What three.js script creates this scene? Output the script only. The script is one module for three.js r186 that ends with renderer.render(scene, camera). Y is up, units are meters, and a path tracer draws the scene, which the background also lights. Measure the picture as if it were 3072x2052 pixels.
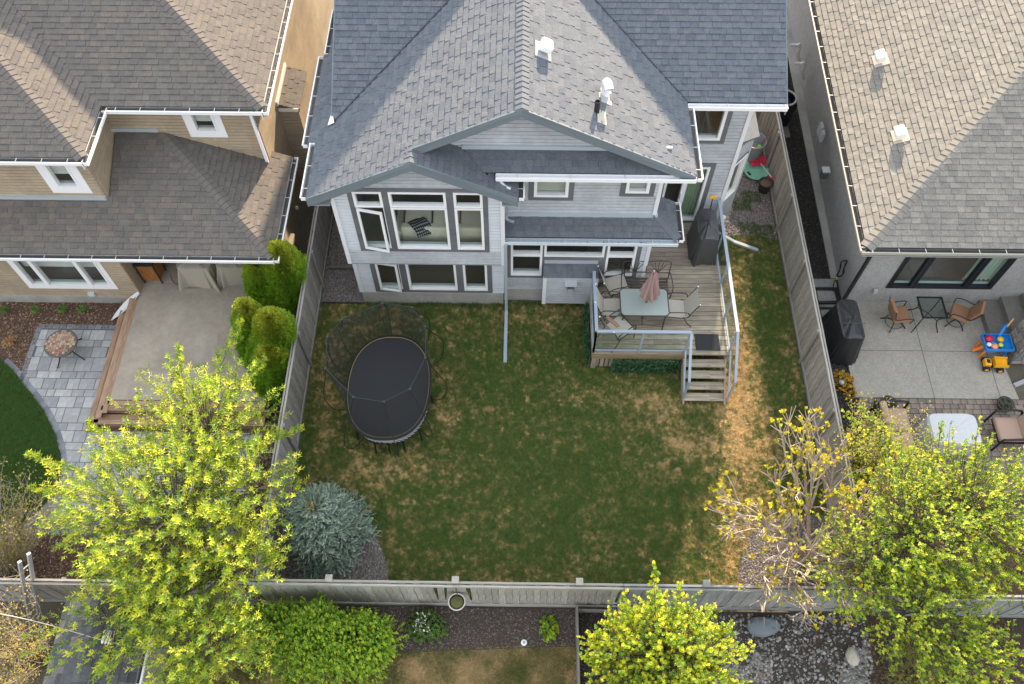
import * as THREE from 'three';
import { mergeGeometries } from 'three/addons/utils/BufferGeometryUtils.js';
import { RoundedBoxGeometry } from 'three/addons/geometries/RoundedBoxGeometry.js';

// ---------- camera, sky, sun, exposure ----------
const scene = new THREE.Scene();
const camera = new THREE.PerspectiveCamera(43.84, 1024 / 684, 0.1, 600);
camera.rotation.order = 'YXZ';
camera.position.set(0, 18.5, 0);
camera.rotation.set(-59.5 * Math.PI / 180, 0.8 * Math.PI / 180, 0);

const SUN_EL = 19.5 * Math.PI / 180, SUN_AZ = 12.5 * Math.PI / 180;   // low sun from the north, a little east of it
const sunDir = new THREE.Vector3(Math.sin(SUN_AZ) * Math.cos(SUN_EL), Math.sin(SUN_EL), -Math.cos(SUN_AZ) * Math.cos(SUN_EL));
{
  const w = 64, h = 32, d = new Float32Array(w * h * 4);
  for (let j = 0; j < h; j++) for (let i = 0; i < w; i++) {
    const el = ((j + 0.5) / h - 0.5) * Math.PI;
    const t = Math.pow(Math.max(0, Math.sin(el)), 0.55);
    const k = (j * w + i) * 4;
    d[k] = 0.58 - 0.07 * t; d[k + 1] = 0.585 - 0.035 * t; d[k + 2] = 0.59 + 0.01 * t; d[k + 3] = 1;
    if (el < -0.05) { d[k] = 0.16; d[k + 1] = 0.16; d[k + 2] = 0.14; }
  }
  const sky = new THREE.DataTexture(d, w, h, THREE.RGBAFormat, THREE.FloatType);
  sky.mapping = THREE.EquirectangularReflectionMapping; sky.magFilter = THREE.LinearFilter; sky.needsUpdate = true;
  scene.background = sky; scene.environment = sky;
}
const sun = new THREE.DirectionalLight(0xffe7c6, 5.0);
sun.position.copy(sunDir).multiplyScalar(60).add(new THREE.Vector3(0, 0, -9)); sun.target.position.set(0, 0, -9);
sun.castShadow = true; sun.shadow.radius = 2.5; sun.shadow.mapSize.set(4096, 4096);
Object.assign(sun.shadow.camera, { left: -26, right: 26, top: 26, bottom: -26, near: 1, far: 140 });
scene.add(sun, sun.target);
const EXPOSURE = 3.45;
// ---------- helpers ----------
const V3 = (x, y, z) => new THREE.Vector3(x, y, z);
function rng(seed) { let a = seed >>> 0; return () => { a = (a + 0x6D2B79F5) | 0; let t = Math.imul(a ^ (a >>> 15), 1 | a); t = (t + Math.imul(t ^ (t >>> 7), 61 | t)) ^ t; return ((t ^ (t >>> 14)) >>> 0) / 4294967296; }; }
const taken = {};
function numbered(n) { const k = taken[n] = (taken[n] ?? -1) + 1; return k ? n + '_' + String(k).padStart(3, '0') : n; }
function tag(o, label, category, group, kind) { if (label) o.userData.label = label; if (category) o.userData.category = category; if (group) o.userData.group = group; if (kind) o.userData.kind = kind; return o; }
function thing(name, label, category, base = [0, 0, 0], group) { const o = new THREE.Group(); o.name = numbered(name); o.position.set(...base); scene.add(o); return tag(o, label, category, group); }
function add(name, geo, mat, parent = scene) { const m = new THREE.Mesh(geo, mat); m.name = parent === scene ? numbered(name) : name; m.castShadow = m.receiveShadow = true; parent.add(m); return m; }
function struct(name, geo, mat) { const m = add(name, geo, mat); m.userData.kind = 'structure'; return m; }
// move the children of a group built in world coordinates so that its origin lies at the thing's base
function rebase(g, x, y, z) { g.position.set(x, y, z); for (const c of g.children) c.position.sub(V3(x, y, z)); return g; }
function copyOf(o, pos, turn, label) { const c = o.clone(); c.name = numbered(o.name.replace(/_\d{3}$/, '')); scene.add(c); c.position.set(...pos); c.rotation.y = turn; c.userData = { ...o.userData }; if (label) c.userData.label = label; return c; }

// periodic noise for textures
function noiseGrid(n, seed) { const r = rng(seed), a = new Float32Array(n * n); for (let i = 0; i < a.length; i++) a[i] = r(); return (x, y) => { const xi = Math.floor(x), yi = Math.floor(y); let fx = x - xi, fy = y - yi; fx = fx * fx * (3 - 2 * fx); fy = fy * fy * (3 - 2 * fy); const q = (i, j) => a[(((j % n) + n) % n) * n + (((i % n) + n) % n)]; return (q(xi, yi) * (1 - fx) + q(xi + 1, yi) * fx) * (1 - fy) + (q(xi, yi + 1) * (1 - fx) + q(xi + 1, yi + 1) * fx) * fy; }; }
const N1 = noiseGrid(64, 11), N2 = noiseGrid(64, 12), N3 = noiseGrid(256, 13);
function fbm(x, y, o = 4) { let s = 0, a = 0.5, f = 1, t = 0; for (let i = 0; i < o; i++) { s += a * N3(x * f + i * 17.3, y * f + i * 9.7); t += a; a *= 0.5; f *= 2.03; } return s / t; }
function makeTex(size, fn, rep, srgb = true) {
  const d = new Uint8Array(size * size * 4);
  for (let j = 0; j < size; j++) for (let i = 0; i < size; i++) { const c = fn(i / size, j / size); const k = (j * size + i) * 4; const a = Array.isArray(c) ? c : [c, c, c]; d[k] = Math.max(0, Math.min(255, a[0] * 255)); d[k + 1] = Math.max(0, Math.min(255, a[1] * 255)); d[k + 2] = Math.max(0, Math.min(255, a[2] * 255)); d[k + 3] = 255; }
  const t = new THREE.DataTexture(d, size, size); t.wrapS = t.wrapT = THREE.RepeatWrapping; t.magFilter = THREE.LinearFilter; t.minFilter = THREE.LinearMipmapLinearFilter; t.generateMipmaps = true;
  if (srgb) t.colorSpace = THREE.SRGBColorSpace; t.repeat.set(...rep); t.needsUpdate = true; return t;
}
const per = (x, n) => x * n;
// speckle: tile of 1 m; coarse blotches + grit
const texGrit = makeTex(256, (u, v) => { const a = N1(per(u, 64), per(v, 64)), b = N2(u * 16, v * 16), c = N1(u * 4 + .3, v * 4); return 0.78 + 0.22 * (0.55 * a + 0.3 * b + 0.15 * c) + (a > .93 ? .06 : 0); }, [1, 1]);
const texGritB = makeTex(256, (u, v) => 0.6 * N1(u * 64, v * 64) + 0.4 * N2(u * 16, v * 16), [1, 1], false);
const texShingle = makeTex(256, (u, v) => { const a = N1(u * 64, v * 64), b = N2(u * 64 + 3, v * 64), c = N1(u * 8, v * 8); return 0.66 + 0.34 * (0.4 * a + 0.4 * b + 0.2 * c); }, [1.3, 1.3]);
const texStain = makeTex(256, (u, v) => { const a = N1(u * 4, v * 4), b = N2(u * 8, v * 8), c = N1(u * 32, v * 32), d = N2(u * 64, v * 64); return 0.72 + 0.28 * (0.35 * a + 0.3 * b + 0.2 * c + 0.15 * d); }, [0.31, 0.31]);
const texWood = makeTex(256, (u, v) => { const g = N1(u * 4, v * 64), h = N2(u * 2, v * 32 + 2 * N1(u * 4, v * 4)), k = N1(u * 8, v * 8); const knot = k > .93 ? .12 : 0; return 0.62 + 0.38 * (0.5 * g + 0.35 * h + 0.15 * k) - knot; }, [0.9, 0.9]);
const texCloth = makeTex(128, (u, v) => 0.86 + 0.14 * (0.5 + 0.25 * Math.sin(u * 128 * Math.PI * .5) + 0.25 * Math.sin(v * 128 * Math.PI * .5)) * (0.8 + .2 * N1(u * 16, v * 16)), [2, 2]);

const lin = (r, g, b) => new THREE.Color().setRGB(r, g, b);
function mat(r, g, b, o = {}) { return new THREE.MeshStandardMaterial({ color: lin(r, g, b), roughness: 0.85, ...o }); }
const grit = (r, g, b, o = {}) => mat(r, g, b, { map: texGrit, bumpMap: texGritB, bumpScale: 0.004, roughness: 0.95, ...o });

// polygon utilities (2-D)
function clipHalf(p, ax, ay, bx, by) { const out = []; const s = q => (bx - ax) * (q[1] - ay) - (by - ay) * (q[0] - ax); for (let i = 0; i < p.length; i++) { const a = p[i], b = p[(i + 1) % p.length], sa = s(a), sb = s(b); if (sa >= 0) out.push(a); if ((sa > 0 && sb < 0) || (sa < 0 && sb > 0)) { const t = sa / (sa - sb); out.push([a[0] + (b[0] - a[0]) * t, a[1] + (b[1] - a[1]) * t]); } } return out; }
function area2(p) { let s = 0; for (let i = 0; i < p.length; i++) { const a = p[i], b = p[(i + 1) % p.length]; s += a[0] * b[1] - b[0] * a[1]; } return s / 2; }
function ccw(p) { return area2(p) < 0 ? p.slice().reverse() : p; }
function clipConvex(p, c) { for (let i = 0; i < c.length && p.length > 2; i++) { const a = c[i], b = c[(i + 1) % c.length]; p = clipHalf(p, a[0], a[1], b[0], b[1]); } return p; }
// flat-shaded triangle soup
class Soup {
  constructor() { this.p = []; this.n = []; this.u = []; this.c = []; }
  tri(a, b, c, ua, ub, uc, col) { const e = b.clone().sub(a), f = c.clone().sub(a), n = e.cross(f).normalize(); for (const q of [a, b, c]) this.p.push(q.x, q.y, q.z); for (let i = 0; i < 3; i++) this.n.push(n.x, n.y, n.z); this.u.push(...ua, ...ub, ...uc); if (col) for (let i = 0; i < 3; i++) this.c.push(...col); }
  quad(a, b, c, d, col, w = 1, h = 1) { this.tri(a, b, c, [0, 0], [w, 0], [w, h], col); this.tri(a, c, d, [0, 0], [w, h], [0, h], col); }
  geo() { const g = new THREE.BufferGeometry(); g.setAttribute('position', new THREE.Float32BufferAttribute(this.p, 3)); g.setAttribute('normal', new THREE.Float32BufferAttribute(this.n, 3)); g.setAttribute('uv', new THREE.Float32BufferAttribute(this.u, 2)); if (this.c.length) g.setAttribute('color', new THREE.Float32BufferAttribute(this.c, 3)); return g; }
}
// frame: O origin, U right, V up, N out; P(u,v,w) -> world
function frame(O, U, V) { const u = V3(...U).normalize(), v = V3(...V).normalize(), n = u.clone().cross(v).normalize(), o = V3(...O); const P = (a, b, c = 0) => o.clone().addScaledVector(u, a).addScaledVector(v, b).addScaledVector(n, c); return { o, u, v, n, P }; }
const wallS = z => frame([0, 0, z], [1, 0, 0], [0, 1, 0]);            // faces +z, u = x
const wallE = x => frame([x, 0, 0], [0, 0, -1], [0, 1, 0]);           // faces +x, u = -z
const wallW = x => frame([x, 0, 0], [0, 0, 1], [0, 1, 0]);            // faces -x, u = z
// prism over polygon p (2-D, ccw) in frame f, from heights wb (bottom) to top function wt(u,v)
function prism(s, f, p, wb, wt, col, bottom = false) {
  const T = p.map(q => f.P(q[0], q[1], wt(q[0], q[1]))), B = p.map(q => f.P(q[0], q[1], wb));
  for (let i = 1; i < p.length - 1; i++) { s.tri(T[0], T[i], T[i + 1], p[0], p[i], p[i + 1], col); if (bottom) s.tri(B[0], B[i + 1], B[i], p[0], p[i + 1], p[i], col); }
  for (let i = 0; i < p.length; i++) { const j = (i + 1) % p.length; const l = Math.hypot(p[j][0] - p[i][0], p[j][1] - p[i][1]); s.quad(B[i], B[j], T[j], T[i], col, l, 0.05); }
}
const camP = camera.position.clone();
camera.updateMatrixWorld(); camera.updateProjectionMatrix();
const VP = new THREE.Matrix4().multiplyMatrices(camera.projectionMatrix, camera.matrixWorldInverse);
function ndc(p) { return p.clone().applyMatrix4(VP); }
function near(p, m = 1.25) { const q = ndc(p); return Math.abs(q.x) < m && Math.abs(q.y) < m; }
// keep the pieces of one kind on one thing: the largest in view become meshes, the rest one part
function pieces(list, name, mats, parent, restName, restMat, cols, limit = 300) {
  list.sort((a, b) => b.size - a.size);
  const s = new Soup();
  list.forEach((q, i) => {
    if (i < limit) { const t = new Soup(); prism(t, q.f, q.p, q.wb, q.wt); const m = add(name, t.geo(), mats[q.k % mats.length], q.parent || parent); }
    else prism(s, q.f, q.p, q.wb, q.wt, cols[q.k % cols.length]);
  });
  if (s.p.length) { const m = add(restName, s.geo(), restMat, parent); m.userData.kind = 'stuff'; }
}
// accumulates simple solids into ONE mesh
class B {
  constructor() { this.g = []; }
  push(g, m) { if (m) g.applyMatrix4(m); g = g.index ? g.toNonIndexed() : g; for (const k of Object.keys(g.attributes)) if (!['position', 'normal', 'uv'].includes(k)) g.deleteAttribute(k); this.g.push(g); return this; }
  box(x, y, z, w, h, d, ry = 0, rx = 0, rz = 0, bevel = 0) {
    let g; const m = Math.min(w, h, d);
    if (bevel) g = new RoundedBoxGeometry(w, h, d, 2, Math.min(bevel, m * .45)); else g = new THREE.BoxGeometry(w, h, d);
    const uv = g.attributes.uv, n = g.attributes.normal, p = g.attributes.position;
    for (let i = 0; i < uv.count; i++) { const ax = Math.abs(n.getX(i)), ay = Math.abs(n.getY(i)), az = Math.abs(n.getZ(i)), X = p.getX(i), Y = p.getY(i), Z = p.getZ(i); const L = ax > ay && ax > az ? [Z, Y] : ay > az ? [X, Z] : [X, Y]; const long = w >= h && w >= d ? 0 : d >= h ? 2 : 1; const c = [X, Y, Z]; const o = L.map(v => v); if (long === 2 && ay >= ax && ay >= az) uv.setXY(i, Z + x, X + z); else if (long === 1) uv.setXY(i, Y + x, (ax > az ? Z : X) + z); else uv.setXY(i, o[0] + x * 1.7, o[1] + z * 1.3); }
    const q = new THREE.Quaternion().setFromEuler(new THREE.Euler(rx, ry, rz, 'YXZ'));
    return this.push(g, new THREE.Matrix4().compose(V3(x, y, z), q, V3(1, 1, 1)));
  }
  bar(a, b, w, h = w, up = [0, 1, 0]) { // square bar between two points
    const A = V3(...a), Bv = V3(...b), d = Bv.clone().sub(A), L = d.length(); const z = d.clone().normalize(); let u = V3(...up); if (Math.abs(u.dot(z)) > .99) u = V3(0, 0, 1); const x = u.clone().cross(z).normalize(), y = z.clone().cross(x);
    const g = new THREE.BoxGeometry(w, h, L); const uv = g.attributes.uv, n = g.attributes.normal, p = g.attributes.position; for (let i = 0; i < uv.count; i++) uv.setXY(i, p.getZ(i) + A.x, Math.abs(n.getX(i)) > .5 ? p.getY(i) : p.getX(i));
    return this.push(g, new THREE.Matrix4().makeBasis(x, y, z).setPosition(A.add(Bv).multiplyScalar(.5)));
  }
  tube(pts, r, seg = 0, rad = 6, closed = false) { const c = new THREE.CatmullRomCurve3(pts.map(p => V3(...p)), closed, 'catmullrom', .5); return this.push(new THREE.TubeGeometry(c, seg || pts.length * 4, r, rad, closed)); }
  rod(a, b, r, r2 = r, rad = 8) { const A = V3(...a), Bv = V3(...b), d = Bv.clone().sub(A); const g = new THREE.CylinderGeometry(r2, r, d.length(), rad); return this.push(g, new THREE.Matrix4().compose(A.clone().add(Bv).multiplyScalar(.5), new THREE.Quaternion().setFromUnitVectors(V3(0, 1, 0), d.normalize()), V3(1, 1, 1))); }
  lathe(prof, x, y, z, seg = 20) { return this.push(new THREE.LatheGeometry(prof.map(p => new THREE.Vector2(p[0], p[1])), seg), new THREE.Matrix4().makeTranslation(x, y, z)); }
  ball(x, y, z, rx, ry = rx, rz = rx, seg = 14) { return this.push(new THREE.SphereGeometry(1, seg, Math.round(seg * .7)), new THREE.Matrix4().compose(V3(x, y, z), new THREE.Quaternion(), V3(rx, ry, rz))); }
  geo(g, m) { return this.push(g, m); }
  build(name, m, parent) { return add(name, this.g.length > 1 ? mergeGeometries(this.g) : this.g[0], m, parent); }
}
const bx = (...a) => new B().box(...a);
// sheet over a 2-D outline on the ground (x,z), with uv in metres
function sheet(pts, y, th = 0.0) {
  const s = new THREE.Shape(pts.map(p => new THREE.Vector2(p[0], -p[1])));
  const g = th ? new THREE.ExtrudeGeometry(s, { depth: th, bevelEnabled: false }) : new THREE.ShapeGeometry(s);
  g.rotateX(-Math.PI / 2); g.translate(0, y - th, 0); return g;
}
function inPoly(x, z, p) { let c = false; for (let i = 0, j = p.length - 1; i < p.length; j = i++) { if ((p[i][1] > z) !== (p[j][1] > z) && x < (p[j][0] - p[i][0]) * (z - p[i][1]) / (p[j][1] - p[i][1]) + p[i][0]) c = !c; } return c; }
const instDummy = new THREE.Object3D();
function scatter(name, geo, m, list, parent = scene, kind = 'stuff') { // list of {p,q|r,s,c}
  const im = new THREE.InstancedMesh(geo, m, list.length); im.name = parent === scene ? numbered(name) : name; im.castShadow = im.receiveShadow = true;
  const M4 = new THREE.Matrix4();
  list.forEach((o, i) => { im.setMatrixAt(i, M4.compose(o.p, o.q, o.s)); if (o.c) im.setColorAt(i, o.c); });
  im.instanceMatrix.needsUpdate = true; if (im.instanceColor) im.instanceColor.needsUpdate = true; parent.add(im); im.userData.kind = kind; return im;
}
const qEul = (x, y, z) => new THREE.Quaternion().setFromEuler(new THREE.Euler(x, y, z, 'YXZ'));
// ---------- building kit ----------
const white = mat(0.78, 0.78, 0.8, { roughness: 0.45 }), glass = new THREE.MeshPhysicalMaterial({ color: lin(0.92, 0.97, 0.96), roughness: 0.02, transmission: 1, thickness: 0, ior: 1.5, specularIntensity: 1 });
const hanger = mat(0.6, 0.6, 0.62, { roughness: 0.4, metalness: 0.3 }), debris = grit(0.2, 0.15, 0.1), flash = mat(0.5, 0.56, 0.6, { roughness: 0.4, metalness: 0.35 });
const gutDirt = grit(.15, .145, .14);
const concrete = grit(0.42, 0.41, 0.38, { map: texStain });
const TAB = 0.14;
function slopeFrame(kind, O, p, skew = 0) { if (kind === 'S') return frame(O, [1, 0, 0], [0, p, -1]); if (kind === 'N') return frame(O, [-1, 0, 0], [0, p, 1]); if (kind === 'E') return frame(O, [0, 0, -1], [-1, p, 0]); const l = Math.hypot(1, skew); return frame(O, [-skew / l, 0, 1 / l], [1 / l, p, skew / l]); }
// planes: [{kind,O,p,skew,polys:[[[x,z],...]]}] ; pal: list of linear colours
function roof(house, planes, pal, seed) {
  const r = rng(seed), list = [];
  const mats = pal.map(c => mat(...c, { map: texShingle, bumpMap: texGritB, bumpScale: 0.003, roughness: 0.97 }));
  const rest = mat(1, 1, 1, { vertexColors: true, map: texShingle, bumpMap: texGritB, bumpScale: 0.003, roughness: 0.97 });
  const slopes = [];
  for (const q of planes) {
    const f = slopeFrame(q.kind, q.O, q.p, q.skew || 0), s = new Soup();
    const to2 = ([x, z]) => { // plan point -> plane coordinates
      const n = f.n, y = f.o.y - (n.x * (x - f.o.x) + n.z * (z - f.o.z)) / n.y; const d = V3(x, y, z).sub(f.o); return [d.dot(f.u), d.dot(f.v)]; };
    const cps = q.polys.map(p => ccw(p.map(to2)));
    for (const cp of cps) prism(s, f, cp, -0.10, () => 0, null, true);
    const deck = add('roof_slope', s.geo(), q.deckMat || mats[0], house); slopes.push(deck);
    const all = cps.flat(), u0 = Math.min(...all.map(a => a[0])), u1 = Math.max(...all.map(a => a[0])), v0 = Math.min(...all.map(a => a[1])), v1 = Math.max(...all.map(a => a[1]));
    if (q.bare) continue;
    const e = q.tab || TAB;
    for (let i = 0; v0 + i * e < v1; i++) {
      const a = v0 + i * e - (i ? 0 : 0.025), b = v0 + (i + 1) * e + 0.012; let u = u0 - r() * 0.3, last = 0;
      while (u < u1) {
        const w = (q.w || 0.115) + r() * (q.dw || 0.15), k = Math.floor(r() * pal.length), hi = (last = !last || r() < .25) ? 0.011 : 0; const u2 = u + w;
        const cen = f.P(u + w / 2, (a + b) / 2);
        if (near(cen, 1.3)) for (const cp of cps) {
          const p = clipConvex([[u + .0015, a], [u2 - .0015, a], [u2 - .0015, b], [u + .0015, b]], cp);
          if (p.length > 2 && area2(p) > 1e-4) { const base = 0.016 + hi, sl = (base - 0.004) / (b - a); list.push({ f, p, wb: -0.004, wt: (x, y) => base - sl * (y - a), k, parent: deck, size: (near(cen, 1.0) ? 1 : 0.01) * area2(p) ** .5 / cen.distanceTo(camP) }); }
        }
        u = u2;
      }
    }
  }
  pieces(list, 'shingle', mats, house, 'shingles', rest, pal);
  return { slopes, mats };
}
// overlapping caps along a hip or ridge from A to B; s1,s2: directions down each side
function caps(parent, A, Bp, s1, s2, mats, seed, w = 0.15, step = 0.145) {
  const a = V3(...A), d = V3(...Bp).sub(a), L = d.length(); d.normalize(); const r = rng(seed);
  const fix = s => { const v = V3(...s); v.addScaledVector(d, -v.dot(d)).normalize(); return v; };
  const p1 = fix(s1), p2 = fix(s2); let up = p1.clone().add(p2).negate(); if (up.length() < .01) up = V3(0, 1, 0); up.normalize();
  const s = new Soup(), l = step * 1.12;
  const pt = (side, k, t, y) => d.clone().multiplyScalar(k * l).addScaledVector(side, t).addScaledVector(up, y);
  const o = V3(0, 0, 0); const y0 = 0.042, y1 = 0.026, th = 0.012;
  for (const [sd, flip] of [[p1, 1], [p2, 0]]) {
    const q = [pt(sd, 0, 0, y0), pt(sd, 0, w, y0 - .006), pt(sd, 1, w, y1 - .006), pt(sd, 1, 0, y1)], qb = q.map(v => v.clone().addScaledVector(up, -th - .01));
    const Q = (A1, B1, C1, D1) => flip ? s.quad(A1, B1, C1, D1, null, w, step) : s.quad(A1, D1, C1, B1, null, w, step);
    Q(q[0], q[1], q[2], q[3]); Q(q[1], q[0], qb[0], qb[1]); Q(q[2], q[1], qb[1], qb[2]);
  }
  const g = s.geo(); for (let t = 0; t < L - .05; t += step) { const c = a.clone().addScaledVector(d, t); if (!near(c, 1.3)) continue; const m = add('ridge_cap', g, mats[Math.floor(r() * mats.length)], parent); m.position.copy(c); }
}
// wall with its boards; poly and holes in frame coordinates
function wall(house, f, poly, holes, backMat, sid, o = {}) {
  const sh = new THREE.Shape(ccw(poly).map(p => new THREE.Vector2(...p)));
  for (const h of holes) { const q = new THREE.Path(); const [a, b, c, d] = h; q.moveTo(a, c); q.lineTo(a, d); q.lineTo(b, d); q.lineTo(b, c); q.closePath(); sh.holes.push(q); }
  const g = new THREE.ExtrudeGeometry(sh, { depth: 0.14, bevelEnabled: false }); g.translate(0, 0, -0.14);
  g.applyMatrix4(new THREE.Matrix4().makeBasis(f.u, f.v, f.n).setPosition(f.o));
  const m = add(o.name || 'wall', g, backMat, house);
  if (!sid) return m;
  const xs = poly.map(p => p[0]), ys = poly.map(p => p[1]), y0 = Math.min(...ys), y1 = Math.max(...ys), x0 = Math.min(...xs), x1 = Math.max(...xs), e = sid.e, cp = o.convex || [ccw(poly)];
  const grow = holes.map((h, i) => { const t = (o.trim ?? .1) - .004; return [h[0] - t, h[1] + t, h[2] - t, h[3] + t]; });
  for (let y = y0; y < y1 - .01; y += e) {
    const cuts = [y, Math.min(y + e, y1)]; for (const h of grow) for (const c of [h[2], h[3]]) if (c > y + .004 && c < y + e - .004) cuts.push(c); cuts.sort((a, b) => a - b);
    for (let i = 0; i + 1 < cuts.length; i++) {
      const a = cuts[i], b = cuts[i + 1], mid = (a + b) / 2; let segs = [[x0, x1]];
      for (const h of grow) if (mid > h[2] && mid < h[3]) segs = segs.flatMap(([p, q]) => [[p, Math.min(q, h[0])], [Math.max(p, h[1]), q]].filter(s => s[1] - s[0] > .005));
      for (const [p, q] of segs) for (const c of cp) {
        const bt = Math.min(b, y + e - .017); if (bt - a < .01) continue; const pl = clipConvex([[p, a], [q, a], [q, bt], [p, bt]], c); if (pl.length < 3 || area2(pl) < 5e-4) continue;
        const cen = f.P((p + q) / 2, mid); sid.list.push({ f, p: pl, wb: 0.0005, wt: (X, Y) => 0.018 - 0.006 * (Y - y) / e, k: Math.floor(sid.r() * sid.mats.length), parent: m, size: (near(cen, 1) ? 1 : .01) * (q - p) / cen.distanceTo(camP) });
      }
    }
  }
  return m;
}
function sidingKit(c, seed, e = 0.105) { const v = [1, .97, 1.02].map(k => c.map(x => x * k)); return { e, r: rng(seed), list: [], cols: v, mats: v.map(q => mat(...q, { map: texStain, roughness: 0.6 })) }; }
function finishSiding(house, sid) { pieces(sid.list, 'siding_board', sid.mats, house, 'siding', mat(1, 1, 1, { vertexColors: true, roughness: 0.6 }), sid.cols); }
function ringGeo(f, out, holes, w0, w1) { const sh = new THREE.Shape([[out[0], out[2]], [out[1], out[2]], [out[1], out[3]], [out[0], out[3]]].map(p => new THREE.Vector2(...p))); for (const [a, b, c, d] of holes) { const q = new THREE.Path(); q.moveTo(a, c); q.lineTo(a, d); q.lineTo(b, d); q.lineTo(b, c); q.closePath(); sh.holes.push(q); } const g = new THREE.ExtrudeGeometry(sh, { depth: w1 - w0, bevelEnabled: false }); g.translate(0, 0, w0); g.applyMatrix4(new THREE.Matrix4().makeBasis(f.u, f.v, f.n).setPosition(f.o)); return g; }
// lights: list of rects (outer edge of each white sash); open: index of a casement swung out
function win(house, f, lights, o = {}) {
  const fm = o.frame || white, fw = o.fw ?? 0.055, tr = o.trim ?? 0.1;
  const out = [Math.min(...lights.map(l => l[0])), Math.max(...lights.map(l => l[1])), Math.min(...lights.map(l => l[2])), Math.max(...lights.map(l => l[3]))];
  const b = new B();
  lights.forEach((l, i) => { if (i !== o.open) b.geo(ringGeo(f, l, [[l[0] + fw, l[1] - fw, l[2] + fw, l[3] - fw]], -0.07, 0.042)); else b.geo(ringGeo(f, l, [[l[0] + .025, l[1] - .025, l[2] + .025, l[3] - .025]], -0.07, 0.02)); });
  const w = b.build('window', fm, house);
  if (tr) add('trim', ringGeo(f, [out[0] - tr, out[1] + tr, out[2] - tr, out[3] + tr], lights.map(l => [l[0] + .002, l[1] - .002, l[2] + .002, l[3] - .002]), -0.02, 0.03), o.trimMat, w);
  lights.forEach((l, i) => {
    const g = new THREE.PlaneGeometry(l[1] - l[0] - fw * 1.6, l[3] - l[2] - fw * 1.6);
    if (i !== o.open) { g.applyMatrix4(new THREE.Matrix4().makeBasis(f.u, f.v, f.n).setPosition(f.P((l[0] + l[1]) / 2, (l[2] + l[3]) / 2, -0.02))); add('pane', g, glass, w); }
    else { // sash hinged at its left side, swung outwards
      const a = o.angle ?? 0.5, u = f.u.clone().multiplyScalar(Math.cos(a)).addScaledVector(f.n, Math.sin(a)); const h = f.P(l[0] + .02, 0, 0.04); const ff = { o: h, u, v: f.v, n: u.clone().cross(f.v), P: null }; const W = l[1] - l[0] - .05;
      const sash = add('sash', ringGeo(ff, [0, W, l[2] + .03, l[3] - .03], [[.05, W - .05, l[2] + .08, l[3] - .08]], -0.02, 0.025), fm, w);
      const g2 = new THREE.PlaneGeometry(W - .09, l[3] - l[2] - .15); g2.applyMatrix4(new THREE.Matrix4().makeBasis(ff.u, ff.v, ff.n).setPosition(h.clone().addScaledVector(u, W / 2).addScaledVector(f.v, (l[2] + l[3]) / 2))); add('pane', g2, glass, w);
    }
  });
  if (o.sill !== false) { const g = new THREE.BoxGeometry(out[1] - out[0], 0.03, 0.07); g.applyMatrix4(new THREE.Matrix4().makeBasis(f.u, f.v, f.n).setPosition(f.P((out[0] + out[1]) / 2, out[2] + .035, -0.11))); add('sill', g, o.sillMat || mat(.36, .42, .4), w); }
  return w;
}
const holeOf = L => [Math.min(...L.map(l => l[0])), Math.max(...L.map(l => l[1])), Math.min(...L.map(l => l[2])), Math.max(...L.map(l => l[3]))];
// trough along the eave from a to b (level); out: outward direction
function gutter(house, a, b, out, m = white, o = {}) {
  const A = V3(...a), Bv = V3(...b), d = Bv.clone().sub(A), L = d.length(), n = V3(...out), u = d.clone().normalize();
  const k = new B(), W = o.w || 0.115, H = 0.1; const M = (w, y, ww, hh) => { const g = new THREE.BoxGeometry(L, hh, ww); g.applyMatrix4(new THREE.Matrix4().makeBasis(u, V3(0, 1, 0), u.clone().cross(V3(0, 1, 0))).setPosition(A.clone().addScaledVector(u, L / 2).addScaledVector(n, w).add(V3(0, y, 0)))); k.geo(g); };
  M(0.006, -H / 2, 0.012, H); M(W / 2, -H + .005, W, 0.01); const shell = k.g.splice(0); M(W - .006, -H / 2 + .006, 0.014, H);
  M(W + .006, -.006, .02, .014);
  for (const t of [0.006, L - .006]) { const g = new THREE.BoxGeometry(.01, H, W); g.applyMatrix4(new THREE.Matrix4().makeBasis(u, V3(0, 1, 0), u.clone().cross(V3(0, 1, 0))).setPosition(A.clone().addScaledVector(u, t).addScaledVector(n, W / 2).add(V3(0, -H / 2, 0)))); k.geo(g); }
  const gm = k.build('gutter', m, house); { const t = new B(); t.g = shell; t.build('trough', o.inner || gutDirt, gm); }
  const step = o.step || 0.62; for (let t = step * .4; t < L; t += step) { const g = new THREE.BoxGeometry(.013, .008, W); g.applyMatrix4(new THREE.Matrix4().makeBasis(u, V3(0, 1, 0), u.clone().cross(V3(0, 1, 0))).setPosition(A.clone().addScaledVector(u, t).addScaledVector(n, W / 2).add(V3(0, .008, 0)))); add('bracket', g, hanger, gm); }
  if (o.dirt) { const r = rng(o.dirt); const q = new B(); for (let t = 0; t < L; t += .03 + r() * .12) { const c = A.clone().addScaledVector(u, t).addScaledVector(n, .035 + r() * .045), w = .015 + r() * r() * .05; q.box(c.x, c.y - H + .014, c.z, w, .008 + r() * .01, w * (.4 + r() * .6), r() * 3); } q.build('leaf_litter', debris, gm).userData.kind = 'stuff'; }
  return gm;
}
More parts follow.
